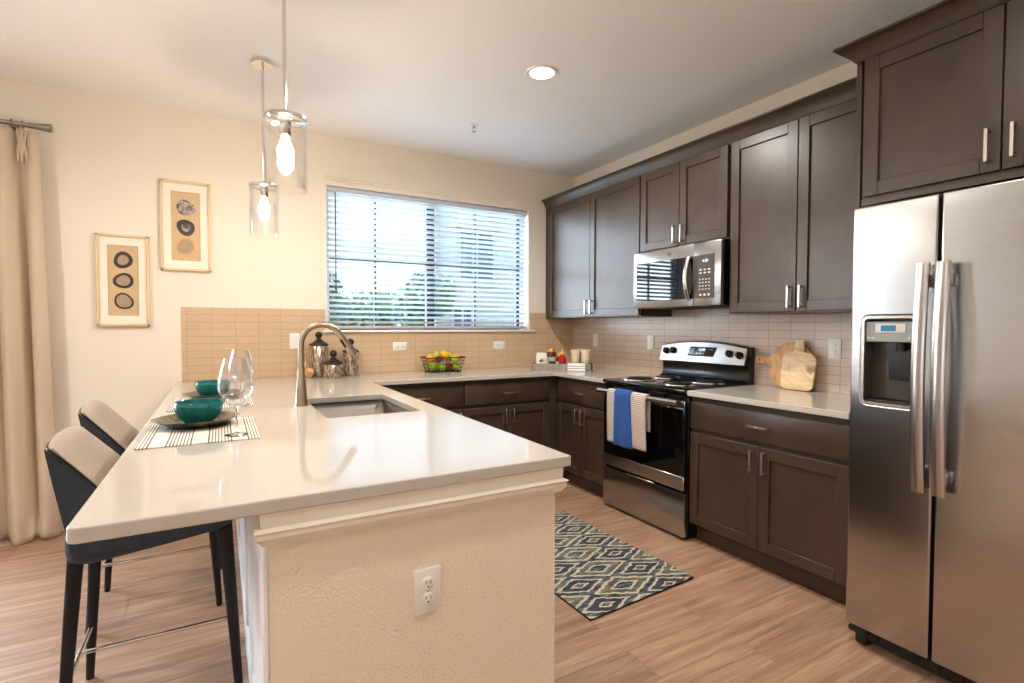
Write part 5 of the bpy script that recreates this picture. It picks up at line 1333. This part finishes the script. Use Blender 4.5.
def far_win(x0, x1, z0_, z1_):
    b = MB()
    for a, c_ in (((x0, EY-0.06, z0_), (x0+0.09, EY+0.02, z1_)), ((x1-0.09, EY-0.06, z0_), (x1, EY+0.02, z1_)), ((x0, EY-0.06, z0_), (x1, EY+0.02, z0_+0.09)), ((x0, EY-0.06, z1_-0.09), (x1, EY+0.02, z1_)), (((x0+x1)/2-0.04, EY-0.05, z0_), ((x0+x1)/2+0.04, EY+0.02, z1_))): b.box(a, c_)
    b.box((x0-0.1, EY-0.12, z0_-0.12), (x1+0.1, EY+0.02, z0_)); b.box((x0-0.1, EY-0.10, z1_), (x1+0.1, EY+0.02, z1_+0.18))
    f_ = b.build('window', M['siding'], bd)
    b = MB(); b.box((x0+0.05, EY-0.03, z0_+0.05), (x1-0.05, EY-0.005, z1_-0.05)); b.build('pane', M['ext_glass'], f_)
far_win(3.95, 5.35, 2.85, 4.65); far_win(8.2, 9.6, 2.85, 4.65); far_win(3.95, 5.35, 6.2, 8.0); far_win(8.2, 9.6, 6.2, 8.0); far_win(3.7, 4.5, 0.4, 1.95)
def tree(x, y, h, w, label, mat, seed, z0_=-0.12):
    rnd = random.Random(seed)
    r = thing('tree', label, 'tree', (x, y, z0_), 'trees beyond the kitchen window')
    b = MB(); b.tube([(x, y, z0_), (x+0.05, y, z0_+h*0.35), (x-0.03, y, z0_+h*0.75)], [0.16, 0.11, 0.05], 10); b.build('trunk', M['bark'], r)
    b = MB(); tmp = bmesh.new(); lumps = []
    for k in range(16):
        a = rnd.uniform(0, 2*PI); q_ = rnd.uniform(0, 0.8); lumps.append((Vector((x+w*0.5*q_*math.cos(a), y+w*0.5*q_*math.sin(a), z0_+h*rnd.uniform(0.30, 0.86))), w*rnd.uniform(0.17, 0.29)))
    for k in range(5200):
        c_, rr = rnd.choice(lumps); d_ = Vector((rnd.gauss(0, 1), rnd.gauss(0, 1), rnd.gauss(0, 1))).normalized()
        p_ = c_+d_*rr*rnd.uniform(0.75, 1.05); s_ = rnd.uniform(0.05, 0.11); n_ = (d_+Vector((rnd.gauss(0, .6), rnd.gauss(0, .6), rnd.gauss(0, .6)))).normalized(); a_ = n_.orthogonal().normalized(); b_ = n_.cross(a_)
        an = rnd.uniform(0, 6.28); a2 = a_*math.cos(an)+b_*math.sin(an); b2 = n_.cross(a2)
        v_ = [tmp.verts.new(p_+a2*s_*i+b2*s_*0.6*j) for i, j in ((-1, 0), (0, -1), (1, 0), (0, 1))]; tmp.faces.new(v_)
    b.merge(tmp); b.build('foliage', mat, r, smooth=False)
tree(-0.9, 11.0, 3.1, 2.0, 'leafy tree at the left edge of the window view', M['leaf1'], 1)
tree(1.05, 12.6, 2.8, 2.1, 'lower leafy tree in the middle left of the window view', M['leaf2'], 2)
tree(2.05, 10.2, 3.05, 1.7, 'leafy tree just left of the limestone building', M['leaf1'], 3)
tree(-2.9, 13.5, 3.6, 2.3, 'leafy tree behind the left end of the blind', M['leaf2'], 4)
